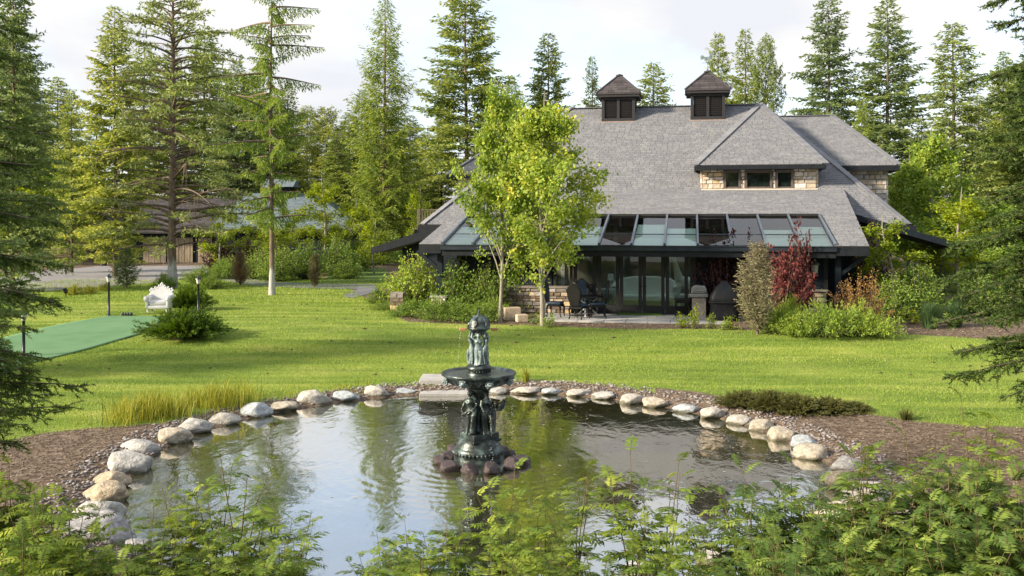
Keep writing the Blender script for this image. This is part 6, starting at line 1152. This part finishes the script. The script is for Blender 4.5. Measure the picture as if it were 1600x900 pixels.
# ------------------------------------------------------------------ patio furniture (placed in house axes)
def chair(u, v, rz, label, name='dining_chair', s=1.0, group=None):
    t = thing(name, label, 'chair', hw(u, v, FLZ), TH + rz, group, s)
    o = MB().span((-.25, -.25, .43), (.25, .24, .53)).build('seat', 'navy_cloth', t, True); bevel(o, .035, 3); MB().span((-.255, -.255, .37), (.255, .25, .43)).build('seat_rail', 'black_lacquer', t)
    ol = [(-.17, .50), (-.19, .62), (-.25, .78), (-.27, .98), (-.23, 1.12), (-.14, 1.19), (-.07, 1.27), (0, 1.31), (.07, 1.27), (.14, 1.19), (.23, 1.12), (.27, .98), (.25, .78), (.19, .62), (.17, .50)]
    o = MB().prism(ol, .215, .25).build('back_panel', 'navy_cloth', t); o.rotation_euler[0] = R(-6)
    o = MB().prism([(x * .96, z) for x, z in ol], .252, .275).build('back_shell', 'black_lacquer', t); o.rotation_euler[0] = R(-6)
    o = MB().tube([(x, .235, z) for x, z in ol], .028, 6).build('back_frame', 'black_lacquer', t, True); o.rotation_euler[0] = R(-6)
    for sx in (-1, 1):
        for sy in (-1, 1): MB().tube([(sx * .22, sy * .21, .42), (sx * .26, sy * .25, .30), (sx * .235, sy * .23, .13), (sx * .25, sy * .27, 0)], [.04, .034, .02, .024], 8).build('leg', 'black_lacquer', t, True)
hu = lambda px, py, v: hpix(px, py, v).x
chair(hu(868, 490, -1.5), -1.5, R(90 - 8), 'black carved chair with navy seat against the low stone wall')
chair(hu(905, 495, -2.2), -2.2, R(180 - 25), 'black carved chair with its dark back to the lawn')
chair(hu(909, 485, -.55), -.55, R(8), 'black carved chair between table and glazed sidelight')
chair(hu(934, 490, -1.4), -1.4, R(-90 + 12), 'black carved chair on the door side of the table')
tb = thing('patio_table', 'round dark patio table on crossed white legs', 'table', hw(hu(917, 490, -1.35), -1.35, FLZ), TH)
MB().lathe([(.0, .70), (.58, .70), (.60, .715), (.60, .735), (.58, .75), (0, .75)], 32, cap=False).build('tabletop', 'black_lacquer', tb, True)
for k in range(3):
    a = k * 2.094 + .5; MB().bar((.46 * math.cos(a), .46 * math.sin(a), 0.02), (-.42 * math.cos(a + .3), -.42 * math.sin(a + .3), .69), .05, .03).build('leg', 'white_trim', tb)
pl_t = thing('potted_arrangement', 'dark wrought iron branch ornament on the patio table', 'ornament', hw(hu(924, 460, -1.35), -1.35, FLZ + .75)); r_ = random.Random(2)
MB().lathe([(.06, 0), (.07, .03), (.04, .12), (.05, .16)], 12).build('vase', 'black_lacquer', pl_t); mb = MB()
for k in range(16): a = r_.random() * 6.28; mb.tube([(0, 0, .14), (.1 * math.cos(a), .1 * math.sin(a), .26), (.2 * math.cos(a + .6), .2 * math.sin(a + .6), .3 + .12 * r_.random()), (.12 * math.cos(a + 1.4), .12 * math.sin(a + 1.4), .4)], .011, 5)
mb.build('branches', 'black_lacquer', pl_t)
dm = MB().span((hu(964, 490, -.5), -.62, FLZ + .004), (hu(1034, 490, -.5), -.14, FLZ + .05)); o = dm.build('door_mat', 'mat_green'); o.location = HO; o.rotation_euler[2] = TH; tag(o, 'green turf door mat before the glazed doors', 'mat')
# covered grill
gx = hu(1132, 500, -1.9); t = thing('covered_grill', 'grill under a black fabric cover beside the pale juniper', 'grill', hw(gx, -1.7, .6), TH)
prof = [(.46, .33, .02), (.47, .34, .30), (.45, .33, .62), (.50, .36, .66), (.49, .35, .80), (.47, .33, .90), (.30, .22, 1.18), (.13, .1, 1.34), (.07, .06, 1.40)]; V = []; n = 28
for (a, b, z) in prof:
    for k in range(n):
        q = 2 * math.pi * k / n; c, s_ = math.cos(q), math.sin(q); e = .38; fo_ = 1 + .025 * math.sin(q * 9 + z * 3) * (1.2 - z * .4); V.append((a * math.copysign(abs(c) ** e, c) * fo_, b * math.copysign(abs(s_) ** e, s_) * fo_, z))
mb = MB(); mb.add(V, [(i * n + k, i * n + (k + 1) % n, (i + 1) * n + (k + 1) % n, (i + 1) * n + k) for i in range(len(prof) - 1) for k in range(n)] + [tuple(range((len(prof) - 1) * n, len(prof) * n))]); mb.build('cover', 'black_cover', t, True)
mb = MB(); mb.tube([(.52 * math.copysign(abs(math.cos(q)) ** .4, math.cos(q)), .375 * math.copysign(abs(math.sin(q)) ** .4, math.sin(q)), .67) for q in np.linspace(0, 6.283, 25)], .018, 6); mb.build('hem', 'black_cover', t, True)
cx = hu(1092, 490, -.9); t = thing('grill_counter', 'small grey stone counter with a steel grill hood', 'counter', hw(cx, -.8, FLZ), TH)
MB().span((-.24, -.28, 0), (.24, .28, .72)).build('pedestal', 'stone7', t); bevel(MB().span((-.32, -.34, .723), (.32, .34, .84)).build('countertop', 'steel', t), .015); mb = MB(); mb.prism([(-.28, .842), (.28, .842), (.28, 1.0), (.2, 1.12), (-.14, 1.14), (-.26, 1.05)], -.26, .26); bevel(mb.build('hood', 'steel', t), .03); MB().tube([(-.2, -.29, .95), (.2, -.29, .95)], .018, 8).build('handle', 'steel', t)
tx = hu(1066, 488, -.6); t = thing('side_table', 'small black side table by the last glazed door', 'table', hw(tx, -.55, FLZ), TH); bevel(MB().span((-.28, -.24, .58), (.28, .24, .63)).build('tabletop', 'black_lacquer', t), .015); MB().span((-.24, -.2, .48), (.24, .2, .578)).build('apron', 'black_lacquer', t)
for sx in (-1, 1):
    for sy in (-1, 1): MB().tube([(sx * .22, sy * .18, .5), (sx * .25, sy * .21, .36), (sx * .21, sy * .17, .14), (sx * .24, sy * .2, 0)], [.035, .03, .017, .022], 8).build('leg', 'black_lacquer', t, True)
# wall lantern
lx = hu(1273, 415, -.2); lzz = hpix(1273, 428, -.2).z; t = thing('wall_lantern', 'grey glass lantern hanging on the dark siding', 'lantern', hw(lx, -.2, lzz), TH)
MB().lathe([(.10, 0), (.12, .03), (.12, .05)], 8).build('base', 'steel', t); MB().lathe([(.105, .05), (.125, .32)], 8).build('lamp_glass', 'lamp_glass', t); MB().lathe([(.17, .32), (.15, .37), (.08, .43), (.04, .46), (.045, .5), (.02, .55)], 8).build('cap', 'steel', t); MB().bar((0, 0, .45), (0, .16, .45), .03).build('bracket', 'steel', t)
o = MB().span((hu(1264, 394, -.05), -.16, hpix(1270, 396, -.1).z), (hu(1286, 394, -.05), -.045, hpix(1270, 393, -.1).z)).build('wall_light', 'lamp_glass'); o.location = HO; o.rotation_euler[2] = TH; tag(o, 'flat pale downlight above the wall lantern', 'wall light')
# blocks of stone by the broader maple
for k, (px, py, w_, h_, lb) in enumerate(((800, 500, 26, 20, 'squared tan stone block between the two maples'), (815, 503, 18, 12, 'smaller flat stone block beside the broader maple'))):
    p = gp(px, py); o = MB().box((0, 0, h_ * p.y / F / 2), (w_ * p.y / F, .4, h_ * p.y / F)).build('stone_block', 'stone2', None, False, p, .2); bevel(o, .03, 2); tag(o, lb, 'stone block')
# ------------------------------------------------------------------ inside the glazed lean-to
def inpos(px, py, v): p = hpix(px, py, v); return p.x
sx_ = inpos(1008, 470, 2.6); t = thing('sofa', 'white tufted sofa behind the glazed doors', 'sofa', hw(sx_, 2.6, FLZ), TH)
bevel(MB().span((-1.15, -.42, .28), (1.15, .4, .50)).build('seat', 'white_cloth', t), .06, 3); mb = MB(); mb.prism([(-1.2, .4), (-1.2, 1.0), (-1.0, 1.12), (-.5, 1.2), (0, 1.22), (.5, 1.2), (1.0, 1.12), (1.2, 1.0), (1.2, .4)], .3, .5); bevel(mb.build('backrest', 'white_cloth', t), .06, 3)
for s in (-1, 1): mb = MB(); mb.tube([(s * 1.2, -.42, .72), (s * 1.2, .4, .86)], [.13, .13], 12); mb.span((s * 1.11, -.4, .28), (s * 1.28, .36, .72)); mb.build('arm', 'white_cloth', t, True)
for s in (-1, 1):
    for q in (-1, 1): MB().tube([(s * 1.08, q * .34, .3), (s * 1.13, q * .38, .15), (s * 1.1, q * .37, 0)], [.04, .03, .025], 8).build('leg', 'porcelain', t)
gx = inpos(1062, 470, 1.8); t = thing('giraffe_statue', 'white giraffe statue standing behind the last glazed door', 'statue', hw(gx, 1.8, FLZ), TH)
mb = MB(); mb.ball((.2, 0, 1.05), (.36, .19, .24), 14, 10); mb.tube([(0, 0, 1.12), (-.10, 0, 1.5), (-.17, 0, 1.8), (-.22, 0, 2.06)], [.18, .12, .09, .075], 12); mb.tube([(-.18, 0, 2.10), (-.30, 0, 2.06), (-.42, 0, 1.98)], [.085, .07, .045], 10)
for q in (-1, 1): mb.tube([(-.2, q * .03, 2.14), (-.2, q * .05, 2.26)], [.015, .02], 6); mb.tube([(-.17, q * .06, 2.12), (-.13, q * .16, 2.13)], [.025, .01], 6)
for lx_, q in ((-.02, -1), (-.02, 1), (.42, -1), (.42, 1)): mb.tube([(lx_, q * .1, 1.0), (lx_ - .02, q * .1, .55), (lx_ + .01, q * .1, .25), (lx_, q * .1, 0)], [.1, .055, .04, .05], 8)
mb.tube([(.54, 0, 1.1), (.6, 0, .8)], [.02, .012], 6); o = mb.build('body', 'porcelain', t, True); remesh(o, .025, 2); o.data.materials.clear(); o.data.materials.append(MT['porcelain'])
cxx = inpos(952, 470, 1.6); t = thing('console_table', 'pale carved console table behind the glazed doors', 'table', hw(cxx, 1.6, FLZ), TH); bevel(MB().span((-.5, -.22, .74), (.5, .22, .79)).build('tabletop', 'porcelain', t), .015); MB().span((-.44, -.18, .62), (.44, .18, .737)).build('apron', 'porcelain', t)
for s in (-1, 1):
    for q in (-1, 1): MB().tube([(s * .4, q * .16, .64), (s * .45, q * .19, .45), (s * .39, q * .15, .16), (s * .42, q * .18, 0)], [.045, .04, .022, .03], 8).build('leg', 'porcelain', t, True)
t = thing('table_lamp', 'pale shaded lamp standing on the console table', 'lamp', hw(cxx + .05, 1.6, FLZ + .79), TH); MB().lathe([(.09, 0), (.03, .04), (.025, .35)], 12).build('base', 'porcelain', t); MB().lathe([(.13, .33), (.10, .58)], 16, cap=False).build('lamp_shade', 'white_cloth', t)
bxx = inpos(1055, 470, 2.4); t = thing('white_bench', 'low white upholstered bench beside the giraffe', 'bench', hw(bxx + .3, 2.7, FLZ), TH); bevel(MB().span((-.5, -.3, .32), (.5, .3, .55)).build('seat', 'white_cloth', t), .05, 3)
for s in (-1, 1):
    for q in (-1, 1): MB().tube([(s * .44, q * .25, .33), (s * .46, q * .27, 0)], [.035, .025], 8).build('leg', 'porcelain', t)

# flecks of pollen and petals drifting on the pond
x, y, r = scatter(900, -5, 5.2, 13, 22.5, 41); e = np.hypot(x - PC[0], y - PC[1]) - pond_r(x, y); k = (e < -.2) & (r.random(900) < np.where(x > -.2, .9, .22)) & (np.sin(x * 1.7) + np.sin(y * 2.1 + x) + r.normal(size=900) * .8 > -.2); x, y = x[k], y[k]; m = len(x); an_ = r.random((m, 1)) * 6.28 + np.array([0, 1.6, 3.1, 4.7]); rad = (.008 + .014 * r.random((m, 1)) ** 3) * (1 + .4 * r.random((m, 4)))
V = np.stack([x[:, None] + np.cos(an_) * rad * 1.3, y[:, None] + np.sin(an_) * rad, np.full((m, 4), .004)], -1)
tag(link('floating_flecks', np_mesh('floating_flecks', V.reshape(-1, 3), np.arange(4 * m).reshape(-1, 4), np.repeat(r.random(m), 4)), 'fleck'), 'pale petals and pollen flecks floating on the pond', 'petals', kind='stuff')

# the wood that faces the house front; the window panes mirror it
for k, (x_, y_, h_) in enumerate(((-14, -30, 22), (-4, -26, 19), (5, -33, 24), (14, -27, 20), (23, -31, 23), (32, -26, 21), (42, -34, 24), (-24, -38, 22), (52, -28, 20), (0, -37, 25), (9, -29, 21), (-9, -34, 24), (10, -42, 25), (28, -44, 26))):
    plant(('fir1', 'fir2', 'fir3')[k % 3], 'fir_tree', 'fir of the wood that faces the house front across the pond', 'tree', (x_, y_, gz(x_, y_) - .1), h_ / 21, k * 1.3, 'firs of the wood facing the house', 'needle', 'bark')
